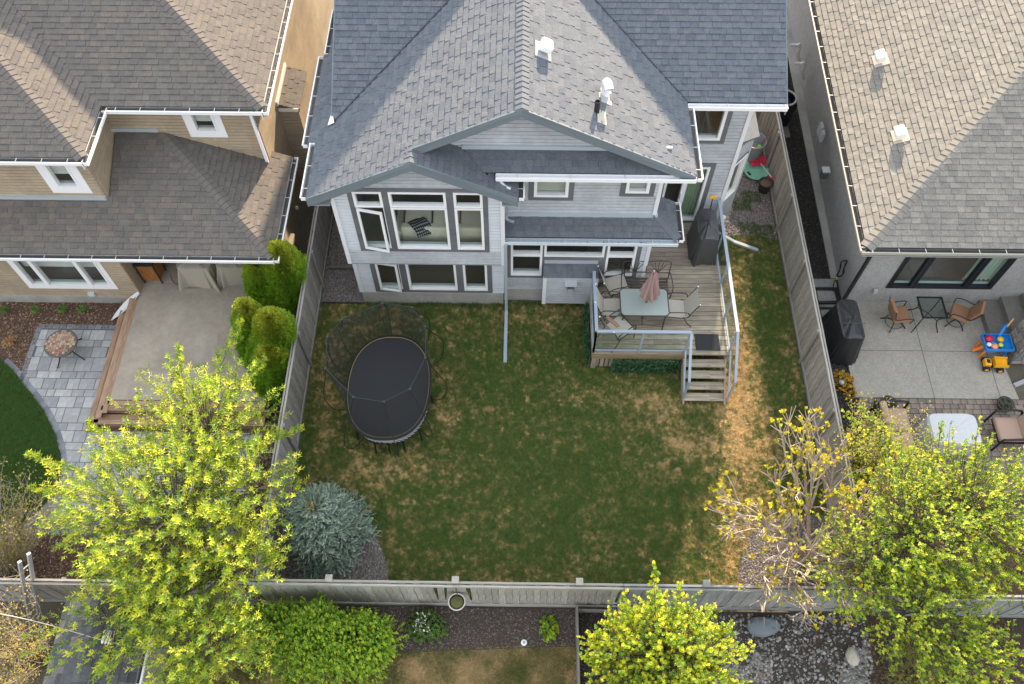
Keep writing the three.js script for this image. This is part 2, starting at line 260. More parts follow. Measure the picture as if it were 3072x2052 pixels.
function boardBetween(house, name, a, b, h, t, m, n) { // upright board hung below the line a-b, thickness t towards n
  const A = V3(...a), Bv = V3(...b), nn = V3(...n), s = new Soup(), dn = V3(0, -h, 0);
  const q = [A, Bv, Bv.clone().add(dn), A.clone().add(dn)], f = q.map(v => v.clone().addScaledVector(nn, t));
  const Q = (x, y, z, w) => { s.quad(x, y, z, w); };
  Q(f[3], f[2], f[1], f[0]); Q(f[0], f[1], q[1], q[0]); Q(q[3], q[2], f[2], f[3]); Q(q[0], q[1], q[2], q[3]); Q(f[1], f[2], q[2], q[1]); Q(f[0], q[0], q[3], f[3]);
  return add(name, s.geo(), m, house);
}
// ---------- grey house (centre) ----------
const palGrey = [[0.157, 0.175, 0.207], [0.164, 0.181, 0.213], [0.148, 0.167, 0.2], [0.171, 0.187, 0.217], [0.137, 0.153, 0.188], [0.155, 0.174, 0.204], [0.175, 0.188, 0.213]];
const trimGrey = mat(.175, .18, .195, { map: texStain, roughness: .6 }), barge = mat(.2, .238, .272, { map: texStain, roughness: .6 });
const fascGrey = mat(.24, .255, .28, { roughness: .6 });
{
  const H = thing('grey_house', 'grey two storey house with blue grey shingle roof and glass railed deck, middle of three', 'house');
  const sid = sidingKit([.55, .575, .625], 5), back = mat(.25, .26, .29);
  const R = roof(H, [
    { kind: 'W', O: [-4.62, 4.73, -11.45], p: .5, polys: [[[-4.43, -11.45], [-4.1, -11.45], [-4.1, -13.0], [-4.43, -13.0]], [[-4.62, -13.0], [-4.1, -13.0], [-4.1, -15.85], [-4.62, -15.85]], [[-4.48, -15.85], [-4.1, -15.85], [-4.1, -17.4], [-4.48, -17.4]], [[-4.1, -11.45], [-2.16, -11.45], [-2.16, -15.32], [-4.1, -13.38]], [[-2.16, -11.8], [.02, -11.8], [.02, -17.5], [-2.16, -15.32]]] },
    { kind: 'E', O: [3.7, 5.21, -11.8], p: .5, polys: [[[.02, -11.8], [3.6, -11.8], [3.6, -13.9], [.02, -17.48]]] },
    { kind: 'S', O: [0, 5.2, -13.8], p: .5, polys: [[[-4.1, -13.38], [.02, -17.5], [.02, -18], [-4.1, -18]], [[3.6, -13.9], [5.76, -13.9], [5.76, -18], [.02, -18], [.02, -17.48]]] },
    { kind: 'N', O: [0, 5.2, -22.2], p: .5, bare: true, polys: [[[-4.1, -18], [5.76, -18], [5.76, -22.2], [-4.1, -22.2]]] },
    { kind: 'S', O: [0, 5.2, -11.76], p: .5, polys: [[[-.74, -11.84], [3.58, -11.84], [3.16, -12.3], [-1.2, -12.3]]] },
    { kind: 'E', O: [.06, 4.84, -11.45], p: .5, polys: [[[-2.16, -11.45], [-.66, -11.45], [-.66, -11.76], [-1.2, -12.3], [-2.16, -12.3]], [[-.66, -11.45], [-.04, -11.45], [-.04, -12.39], [-.66, -12.39]]] },
    { kind: 'S', O: [0, 2.95, -11.83], p: .5, polys: [[[-.36, -11.92], [3.63, -11.92], [3.15, -12.4], [-.36, -12.4]]] },
    { kind: 'E', O: [3.72, 2.95, -11.83], p: .5, polys: [[[3.63, -11.92], [3.63, -13.0], [3.08, -13.0], [3.08, -12.47]]] },
    { kind: 'S', O: [0, 1.45, -11.87], p: .62, polys: [[[.6, -11.87], [1.93, -11.87], [1.93, -12.2], [.6, -12.2]]] },
  ], palGrey, 101);
  const cm = R.mats;
  caps(R.slopes[0], [.02, 7.05, -11.78], [.02, 7.05, -17.5], [-1, -.5, 0], [1, -.5, 0], [cm[1], cm[3], cm[0]], 3);
  caps(R.slopes[5], [-2.16, 5.95, -11.43], [-2.16, 5.95, -12.0], [-1, -.5, 0], [1, -.5, 0], [cm[1], cm[3]], 4);
  caps(R.slopes[6], [3.63, 2.995, -11.92], [3.1, 3.26, -12.45], [1, -.5, 0], [0, -.5, 1], [cm[1], cm[3]], 6, .12, .14);
  const cut = mat(.05, .058, .08); new B().bar([-4.08, 5.03, -13.4], [.02, 7.08, -17.48], .02, .03).build('valley_edge', cut, R.slopes[2]); new B().bar([3.6, 5.28, -13.9], [.02, 7.08, -17.48], .02, .03).build('valley_edge', cut, R.slopes[2]);
  // barge boards and fascias
  boardBetween(H, 'barge_board', [-4.43, 4.845, -11.45], [-2.16, 5.97, -11.45], .24, .04, barge, [0, 0, 1]);
  boardBetween(H, 'barge_board', [-2.16, 5.97, -11.45], [-.04, 4.91, -11.45], .24, .04, barge, [0, 0, 1]);
  boardBetween(H, 'barge_board', [-2.18, 5.97, -11.8], [.02, 7.07, -11.8], .22, .04, barge, [0, 0, 1]);
  boardBetween(H, 'barge_board', [.02, 7.07, -11.8], [3.6, 5.27, -11.8], .22, .04, barge, [0, 0, 1]);
  boardBetween(H, 'rake_board', [-4.1, 4.99, -13.38], [-4.1, 7.3, -18], .2, -.03, barge, [1, 0, 0]);
  boardBetween(H, 'rake_board', [5.76, 5.2, -13.8], [5.76, 7.3, -18], .2, .03, barge, [1, 0, 0]);
  bx(-4.2, 4.6, -11.63, .45, .03, .35).build('soffit', fascGrey, H); bx(-.2, 4.65, -11.63, .34, .03, .35).build('soffit', fascGrey, H);
  for (const [a, b, n] of [[[-4.41, 4.79, -11.47], [-4.41, 4.79, -13.0], [-1, 0, 0]], [[-4.6, 4.7, -13.0], [-4.6, 4.7, -15.85], [-1, 0, 0]], [[-4.46, 4.77, -15.85], [-4.46, 4.77, -17.4], [-1, 0, 0]], [[3.58, 5.22, -11.83], [3.58, 5.22, -13.86], [1, 0, 0]], [[3.62, 5.21, -13.89], [5.74, 5.21, -13.89], [0, 0, 1]], [[-.5, 5.2, -11.84], [3.56, 5.2, -11.84], [0, 0, 1]], [[-.06, 4.85, -11.5], [-.06, 4.85, -12.39], [1, 0, 0]], [[-.34, 2.95, -11.93], [3.61, 2.95, -11.93], [0, 0, 1]], [[3.61, 2.95, -11.95], [3.61, 2.95, -12.99], [1, 0, 0]]]) boardBetween(H, 'fascia', a, b, .16, .02, fascGrey, n);
  gutter(H, [-4.44, 4.82, -11.47], [-4.44, 4.82, -13.0], [-1, 0, 0]); gutter(H, [-4.63, 4.73, -13.02], [-4.63, 4.73, -15.82], [-1, 0, 0]); gutter(H, [-4.49, 4.79, -15.84], [-4.49, 4.79, -17.4], [-1, 0, 0]);
  gutter(H, [3.62, 5.24, -11.72], [3.62, 5.24, -13.76], [1, 0, 0]); gutter(H, [3.62, 5.24, -13.87], [5.78, 5.24, -13.87], [0, 0, 1], white, { dirt: 4, inner: white });
  gutter(H, [-.5, 5.24, -11.82], [3.61, 5.24, -11.82], [0, 0, 1], white, { step: 1.1, w: .13, inner: white }); gutter(H, [-.03, 4.88, -11.47], [-.03, 4.88, -12.39], [1, 0, 0], white, { dirt: 2 });
  gutter(H, [-.36, 2.98, -11.9], [3.62, 2.98, -11.9], [0, 0, 1], mat(.55, .6, .63, { roughness: .4 }), { dirt: 6, step: 1.0, w: .13, inner: flash }); gutter(H, [3.64, 2.98, -11.88], [3.64, 2.98, -13.0], [1, 0, 0], white, { dirt: 8 });
  // walls
  const bayU = [[-3.55, -2.93, 4.19, 4.68], [-3.55, -2.93, 2.7, 4.17], [-2.79, -1.57, 4.19, 4.68], [-2.79, -1.57, 2.7, 4.17], [-1.41, -.79, 4.19, 4.68], [-1.41, -.79, 2.7, 4.17]];
  const bayL = [[-3.51, -2.92, .6, 1.82], [-2.76, -1.54, .6, 1.82], [-1.37, -.78, .6, 1.82]];
  const rw = [[-.2, .56, 1.12, 1.97], [-.2, .56, 1.97, 2.5], [.6, 2.04, 1.92, 2.5], [2.1, 2.8, 1.15, 1.97], [2.1, 2.8, 1.97, 2.5]];
  const u1 = [[.31, 1.07, 3.87, 4.75]], u2 = [[2.32, 2.84, 4.03, 4.75]], ur = [[3.62, 4.64, 3.82, 5.0]], sl = [[3.6, 4.62, .86, 2.9]];
  const fB = wallS(-11.8), fL = wallS(-12.08), fR = wallS(-12.2), fU = wallS(-12.4), fD = wallS(-14.2);
  const gable = [[-4, 2.1], [-.37, 2.1], [-.37, 4.9], [-2.16, 5.8], [-4, 4.88]];
  wall(H, fB, gable, [holeOf(bayU)], back, sid, { trim: .11 });
  wall(H, fL, [[-4, .48], [-.37, .48], [-.37, 2.1], [-4, 2.1]], [holeOf(bayL)], back, sid, { trim: .12 });
  wall(H, fR, [[-.37, .5], [3.1, .5], [3.1, 3.0], [-.37, 3.0]], [[-.2, .56, 1.12, 2.5], [.6, 2.04, 1.92, 2.5], [2.1, 2.8, 1.15, 2.5]], back, sid, { trim: .1 });
  wall(H, fU, [[-.37, 3.0], [3.07, 3.0], [3.07, 5.42], [-.37, 5.42]], [holeOf(u1), holeOf(u2)], back, sid, { trim: .12 });
  wall(H, fD, [[3.07, .2], [5.15, .2], [5.15, 5.3], [3.07, 5.3]], [holeOf(ur), holeOf(sl)], back, sid, { trim: .12 });
  wall(H, wallS(-12.3), [[-1.2, 5.45], [3.1, 5.45], [.02, 6.98], [-2.12, 5.92]], [], back, sid);
  wall(H, wallW(-4.0), [[-18, 2.1], [-11.8, 2.1], [-11.8, 4.85], [-18, 4.85]], [], back, sid);
  wall(H, wallW(-3.99), [[-18, .48], [-12.08, .48], [-12.08, 2.1], [-18, 2.1]], [], back, sid);
  wall(H, wallE(-.37), [[11.8, 2.1], [12.4, 2.1], [12.4, 4.9], [11.8, 4.9]], [], back, sid);
  wall(H, wallE(3.08), [[12.2, .5], [14.2, .5], [14.2, 5.3], [12.4, 5.3], [12.4, 3.0], [12.2, 3.0]], [], back, sid, { convex: [ccw([[12.2, .5], [14.2, .5], [14.2, 3], [12.2, 3]]), ccw([[12.4, 3], [14.2, 3], [14.2, 5.3], [12.4, 5.3]])] });
  wall(H, wallE(5.15), [[14.2, .2], [22, .2], [22, 5.2], [14.2, 5.2]], [], back, null);
  wall(H, frame([0, 0, -22], [-1, 0, 0], [0, 1, 0]), [[-5.15, 0], [4, 0], [4, 5.2], [-5.15, 5.2]], [], back, null);
  // angled bay on the east side with its own little roof
  const ang = frame([5.15, 0, -14.3], [.675, 0, -.737], [0, 1, 0]), aw = [[.1, .68, 1.35, 2.75]];
  wall(H, ang, [[0, .25], [.82, .25], [.82, 3.3], [0, 3.3]], [holeOf(aw)], back, sid, { trim: .06 }); win(H, ang, aw, { trimMat: trimGrey, trim: .06 });
  wall(H, wallE(5.7), [[14.9, .25], [16.4, .25], [16.4, 3.3], [14.9, 3.3]], [], back, null);
  { const s = new Soup(); const q = [[5.17, 3.65, -14.25], [5.8, 3.28, -14.84], [5.8, 3.28, -16.5], [5.17, 3.65, -16.5]].map(a => V3(...a)); s.quad(q[0], q[1], q[2], q[3], null, 1, 1); const w = q.map(v => v.clone().add(V3(0, -.06, 0))); s.quad(w[3], w[2], w[1], w[0]); s.quad(w[0], w[1], q[1], q[0]); s.quad(w[1], w[2], q[2], q[1]); add('bay_roof', s.geo(), cm[0], H); }
  // fireplace box with flue cap
  wall(H, wallS(-11.9), [[.64, .3], [1.9, .3], [1.9, 1.42], [.64, 1.42]], [], back, sid); bx(1.27, .86, -12.07, 1.24, 1.1, .24).box(1.27, .29, -12.05, 1.26, .03, .3).build('fireplace_box', back, H);
  { const v = new B(); v.box(1.28, 1.13, -11.86, .22, .26, .06).box(1.28, 1.27, -11.82, .3, .025, .16, 0, .25).box(1.28, 1.0, -11.81, .13, .14, .1, 0, -.3); const m = v.build('flue_vent', mat(.45, .47, .5, { metalness: .5, roughness: .4 }), H); bx(1.28, 1.1, -11.822, .15, .14, .02).build('grille', mat(.08, .08, .09), m); }
  for (const [x, z, y0, y1] of [[-4, -11.8, 2.1, 4.8], [-.37, -11.8, 2.1, 4.6], [-4, -12.08, .48, 2.1], [3.08, -12.2, .5, 2.9], [3.07, -12.4, 3.2, 5.15], [5.15, -14.2, .3, 5.1], [.64, -11.9, .3, 1.42], [1.9, -11.9, .3, 1.42]]) bx(x, (y0 + y1) / 2, z + .0, .09, y1 - y0, .09).build('corner_trim', mat(.66, .67, .7, { roughness: .5 }), H);
  bx(-2.19, .24, -12.13, 3.6, .48, .2).box(1.37, .25, -12.26, 3.5, .5, .2).box(-3.9, .24, -15, .2, .48, 5.9).build('foundation', concrete, H); bx(4.1, .1, -14.3, 2.1, .25, .2).build('foundation', concrete, H);
  bx(-2.19, 2.08, -11.94, 3.66, .03, .32).build('soffit', fascGrey, H);
  // flashings
  bx(1.35, 3.27, -12.36, 3.45, .11, .05).box(3.1, 3.24, -12.38, .1, .12, .09).build('flashing', flash, H); bx(.95, 5.54, -12.26, 4.3, .1, .05).build('flashing', flash, H); bx(1.27, 1.72, -12.165, 1.3, .1, .05).build('flashing', flash, H);
  { const s = new Soup(); s.tri(V3(-4.12, 5.06, -13.7), V3(-4.03, 5.05, -13.35), V3(-4.18, 4.99, -13.33), [0, 0], [1, 0], [0, 1]); add('flashing', s.geo(), white, H).position.y = .03; }
  // windows
  win(H, fB, bayU, { trimMat: trimGrey, trim: .11, open: 1, angle: .2 }); win(H, fL, bayL, { trimMat: trimGrey, trim: .12, open: 0, angle: .14 });
  win(H, fR, rw, { trimMat: trimGrey, trim: .11 }); win(H, fU, u1, { trimMat: trimGrey, trim: .12, fw: .07 }); win(H, fU, u2, { trimMat: trimGrey, trim: .12, fw: .07 }); win(H, fD, ur, { trimMat: trimGrey, trim: .12, fw: .07 });
  const sd = win(H, fD, [[3.6, 4.1, .86, 2.9], [4.1, 4.62, .86, 2.9]], { trimMat: trimGrey, trim: .12, fw: .06 }); sd.name = 'patio_door';
  bx(4.06, 1.85, -14.14, .02, .2, .05).build('handle', white, sd);
  { const s = new Soup(); let prev; for (let i = 0; i <= 24; i++) { const x = 4.14 + i * .018, z = -14.38 + .03 * Math.sin(i * 1.6); if (prev) s.quad(V3(prev[0], .9, prev[1]), V3(x, .9, z), V3(x, 2.85, z), V3(prev[0], 2.85, prev[1])); prev = [x, z]; } add('curtain', s.geo(), mat(.35, .42, .3, { side: THREE.DoubleSide }), sd); }
  for (const [x, z, y, w] of [[.69, -12.5, 3.9, .7], [2.58, -12.5, 4.05, .46]]) { const b = new B(); for (let i = 0; i < 12; i++) b.box(x, y + i * .07, z, w, .004, .05, 0, .5); b.build('blind', mat(.5, .48, .42), H); }
  // rooms behind the glass
  const room = mat(.3, .27, .23), rug = mat(.16, .13, .1);
  bx(-2.1, 2.12, -14.2, 3.5, .06, 4.4).box(-2.1, 3.5, -16.4, 3.5, 2.8, .06).box(-.5, 3.5, -14.2, .06, 2.8, 4.4).build('room', room, H);
  bx(-2.1, .3, -13.7, 3.5, .06, 3).box(-2.1, 1.2, -15.2, 3.5, 1.9, .06).box(-.48, 1.2, -13.7, .06, 1.9, 3).build('room', mat(.2, .17, .13), H);
  bx(1.3, .8, -14.2, 3.3, .06, 3.6).box(1.3, 2, -16, 3.3, 2.3, .06).box(-.28, 2, -14.2, .06, 2.3, 3.6).build('room', mat(.2, .18, .16), H);
  bx(1.3, 3.0, -14.2, 3.3, .06, 3.5).box(1.3, 4.2, -16, 3.4, 2.2, .06).box(4.1, .82, -16.2, 2, .06, 3.8).box(4.1, 2, -18, 2, 2.4, .06).box(4.1, 3.3, -16.2, 2, .06, 3.8).build('room', room, H);
  // downspouts
  const ds = mat(.3, .34, .38, { roughness: .45 });
  bx(-.31, 1.55, -11.75, .07, 2.75, .07).box(-.31, .1, -11.3, .075, .06, .9, 0, .12).box(-.315, .045, -10.83, .085, .05, 1.1).build('downspout', ds, H);
  new B().tube([[-.4, 5.14, -11.74], [-.38, 5.05, -11.72], [-.3, 5.0, -11.66], [-.2, 4.96, -11.64]], .045, 14, 8).build('downspout', mat(.5, .55, .58), H);
  bx(-.3, 4.0, -12.33, .07, 1.5, .06).build('downspout', ds, H); new B().tube([[-.3, 3.3, -12.32], [-.29, 3.2, -12.27], [-.12, 3.18, -12.2]], .04, 10, 8).build('downspout', ds, H);
  new B().bar([5.22, .45, -14.15], [5.75, .2, -14.0], .075, .06).bar([5.75, .19, -14.0], [6.42, .05, -13.82], .085, .065).build('downspout', ds, H);
  // roof fittings
  const vent = (x, y, z) => { const g = add('roof_vent', new RoundedBoxGeometry(.25, .17, .29, 3, .05).translate(0, .17, 0), white, H); g.position.set(x, y, z); g.rotation.z = -.46; add('flange', new THREE.BoxGeometry(.36, .02, .44).translate(0, .02, 0), mat(.3, .3, .31), g); };
  vent(.42, 6.85, -13.58);
  { const g = new B().rod([1.7, 6.1, -13.08], [1.7, 6.45, -13.08], .085, .085, 14).tube([[1.7, 6.43, -13.08], [1.7, 6.54, -13.06], [1.72, 6.58, -12.97], [1.74, 6.52, -12.88]], .095, 16, 12).build('vent_hood', white, H); bx(1.7, 6.22, -13.02, .3, .015, .4, 0, 0, -.46).build('flange', mat(.34, .34, .34), g); }
  { const g = new B().lathe([[.055, 0], [.055, .36], [.045, .36], [.045, .1]], 1.5, 6.24, -12.48, 14).build('plumbing_vent', mat(.02, .02, .022), H); bx(1.6, 6.28, -12.38, .2, .012, .36, 0, 0, -.46).build('flange', mat(.42, .4, .33), g); }
  finishSiding(H, sid); rebase(H, 0, 0, -15);
}
// ---------- tan house (left) ----------
{
  const H = thing('tan_house', 'tan sided house with brown shingle roofs on the left side', 'house');
  const palTan = [[0.179, 0.159, 0.146], [0.187, 0.166, 0.151], [0.171, 0.152, 0.141], [0.182, 0.163, 0.15], [0.162, 0.144, 0.135], [0.216, 0.182, 0.158], [0.194, 0.176, 0.153], [0.176, 0.157, 0.145], [0.201, 0.174, 0.155]];
  const sid = sidingKit([.5, .40, .285], 15, .1), back = mat(.22, .17, .115), P = .42;
  const R = roof(H, [
    { kind: 'S', O: [-8, 2.6, -11.45], p: .4, polys: [[[-14.5, -11.45], [-5.56, -11.45], [-8.42, -14.31], [-9.55, -14.31], [-9.56, -13.6], [-14.5, -13.6]]].flatMap(() => [[[-14.5, -11.55], [-9.55, -11.55], [-9.55, -12.85], [-14.5, -12.85]], [[-9.55, -11.55], [-5.66, -11.55], [-8.42, -14.31], [-9.55, -14.31]]]) },
    { kind: 'E', O: [-5.56, 2.6, -11.45], p: .4, polys: [[[-5.66, -11.55], [-5.66, -14.6], [-6.14, -14.6], [-8.42, -14.31]]] },
    { kind: 'S', O: [-7, 4.85, -13.87], p: P, polys: [[[-9.33, -13.97], [-5.74, -13.97], [-10.14, -18.37], [-13.73, -18.37]]] },
    { kind: 'E', O: [-5.64, 4.85, -13.87], p: P, polys: [[[-5.74, -13.97], [-5.74, -24], [-10.14, -24], [-10.14, -18.37]]] },
    { kind: 'S', O: [-11, 4.85, -12.34], p: P, polys: [[[-17, -12.44], [-9.33, -12.44], [-13.2, -16.31], [-17, -16.31]]] },
    { kind: 'E', O: [-9.23, 4.85, -12.34], p: P, polys: [[[-9.33, -12.44], [-9.33, -13.97], [-13.73, -18.37], [-13.2, -16.31]]] },
    { kind: 'E', O: [-5.58, 3.0, -16], p: .3, polys: [[[-5.58, -15.86], [-5.58, -17.24], [-6.14, -17.24], [-6.14, -15.86]]] },
    { kind: 'N', O: [-10, 4.85, -22.9], p: P, bare: true, polys: [[[-17, -16.3], [-10.14, -18.37], [-10.14, -22.8], [-17, -22.8]]] },
  ], palTan, 202);
  const cm = R.mats, cc = [cm[1], cm[3], cm[0]];
  caps(R.slopes[1], [-5.66, 2.64, -11.55], [-8.36, 3.72, -14.25], [1, -.4, 0], [0, -.4, 1], cc, 13);
  caps(R.slopes[3], [-5.74, 4.89, -13.97], [-10.1, 6.72, -18.33], [1, -P, 0], [0, -P, 1], cc, 14);
  caps(R.slopes[5], [-9.33, 4.89, -12.44], [-13.2, 6.51, -16.31], [1, -P, 0], [0, -P, 1], cc, 15);
  const fm = mat(.7, .7, .72, { roughness: .5 });
  for (const [a, b, n, d] of [[[-15, 2.63, -11.53], [-5.64, 2.63, -11.53], [0, 0, 1], 31], [[-5.64, 2.63, -11.43], [-5.64, 2.63, -14.6], [1, 0, 0], 32], [[-9.21, 4.88, -13.95], [-5.72, 4.88, -13.95], [0, 0, 1], 0], [[-5.72, 4.88, -13.83], [-5.72, 4.88, -24], [1, 0, 0], 33], [[-17, 4.88, -12.42], [-9.31, 4.88, -12.42], [0, 0, 1], 0], [[-9.31, 4.88, -12.3], [-9.31, 4.88, -13.84], [1, 0, 0], 0]]) {
    const k = V3(...n).multiplyScalar(-.03); boardBetween(H, 'fascia', a.map((v, i) => v - (i === 1 ? .02 : 0)).map((v, i) => v + [k.x, 0, k.z][i]), b.map((v, i) => v - (i === 1 ? .02 : 0)).map((v, i) => v + [k.x, 0, k.z][i]), .18, .02, fm, n);
    gutter(H, a, b, n, white, { dirt: d || undefined, step: .55 });
  }
  const fS = wallS(-11.96), fA = wallS(-14.31), fBw = wallS(-12.79);
  const wl = [[-12.27, -11.84, .75, 1.95], [-11.84, -10.75, .75, 1.95], [-10.75, -10.24, .75, 1.95]], wA = [[-7.62, -7.08, 3.8, 4.5]], wB = [[-10.56, -10.03, 3.55, 4.5]];
  wall(H, fS, [[-15, .28], [-9.66, .28], [-9.66, 2.7], [-15, 2.7]], [holeOf(wl)], back, sid, { trim: .11 });
  wall(H, fA, [[-9.6, 3.2], [-6.14, 2.7], [-6.14, 4.95], [-9.6, 4.95]], [holeOf(wA)], back, sid, { trim: .17 });
  wall(H, fBw, [[-15, 3.0], [-9.6, 3.0], [-9.6, 4.95], [-15, 4.95]], [holeOf(wB)], back, sid, { trim: .19 });
  wall(H, wallE(-9.6), [[12.79, 3.0], [14.31, 3.0], [14.31, 4.95], [12.79, 4.95]], [], back, sid);
  wall(H, wallE(-6.14), [[13.9, .1], [24, .1], [24, 4.95], [14.31, 4.95], [14.31, 2.75], [13.9, 2.75]], [], back, sid, { convex: [ccw([[13.9, .1], [24, .1], [24, 2.75], [13.9, 2.75]]), ccw([[14.31, 2.75], [24, 2.75], [24, 4.95], [14.31, 4.95]])] });
  wall(H, wallE(-6.13), [[11.6, .1], [13.9, .1], [13.9, 2.65], [11.6, 2.65]], [], back, sid);
  wall(H, wallE(-9.66), [[11.96, .3], [13.9, .3], [13.9, 3.2], [11.96, 2.75]], [], back, sid);
  wall(H, wallS(-13.9), [[-9.7, .3], [-6.2, .3], [-6.2, 2.6], [-9.7, 2.6]], [], back, null, { name: 'porch_wall' });
  // chase on the east side
  wall(H, wallS(-15.9), [[-6.14, .1], [-5.65, .1], [-5.65, 2.98], [-6.14, 3.1]], [], back, sid); wall(H, wallE(-5.65), [[15.9, .1], [17.2, .1], [17.2, 2.98], [15.9, 2.98]], [], back, sid); wall(H, frame([0, 0, -17.2], [-1, 0, 0], [0, 1, 0]), [[5.65, .1], [6.14, .1], [6.14, 3.1], [5.65, 2.98]], [], back, null);
  bx(-6.11, 3.19, -16.55, .06, .14, 1.42).box(-5.86, 3.0, -15.84, .5, .1, .03).build('flashing', mat(.7, .66, .58), H);
  const wt = { trimMat: white, fw: .05 };
  win(H, fS, wl, { ...wt, trim: .11 }); win(H, fA, wA, { ...wt, trim: .17 }); win(H, fBw, wB, { ...wt, trim: .19 });
  for (const [x, z, y, w] of [[-11.25, -12.14, 1.35, 2.0], [-7.35, -14.42, 4.05, .5], [-10.3, -12.9, 3.9, .5]]) { const b = new B(); for (let i = 0; i < 14; i++) b.box(x, y + i * .06, z, w, .004, .05, 0, .6); b.build('blind', mat(.55, .54, .5), H); }
  bx(-12.3, .4, -13, 5, .06, 2).box(-12.3, 1.5, -13.8, 5, 2.3, .06).box(-8.5, 3.0, -15, 4.2, .05, 1.2).box(-12, 3.1, -13.9, 5, .05, 2).build('room', mat(.2, .18, .16), H);
  bx(-9.05, 3.85, -14.28, 1.1, .1, .05).box(-12.3, 3.2, -12.75, 5.4, .1, .05).build('flashing', flash, H);
  bx(-6.17, 3.75, -14.25, .07, 1.9, .07).build('downspout', white, H);
  bx(-12.3, .14, -12.0, 5.3, .28, .16).build('foundation', concrete, H);
  bx(-6.2, 1.3, -11.62, .15, 2.5, .15).build('porch_post', white, H);
  bx(-10.9, .42, -11.92, .16, .12, .08).build('outlet_box', mat(.5, .53, .55), H);
  { const m = new B().ball(-6.08, .35, -14.85, .05, .09, .07).build('dryer_vent', white, H); }
  finishSiding(H, sid); rebase(H, -10, 0, -15);
}
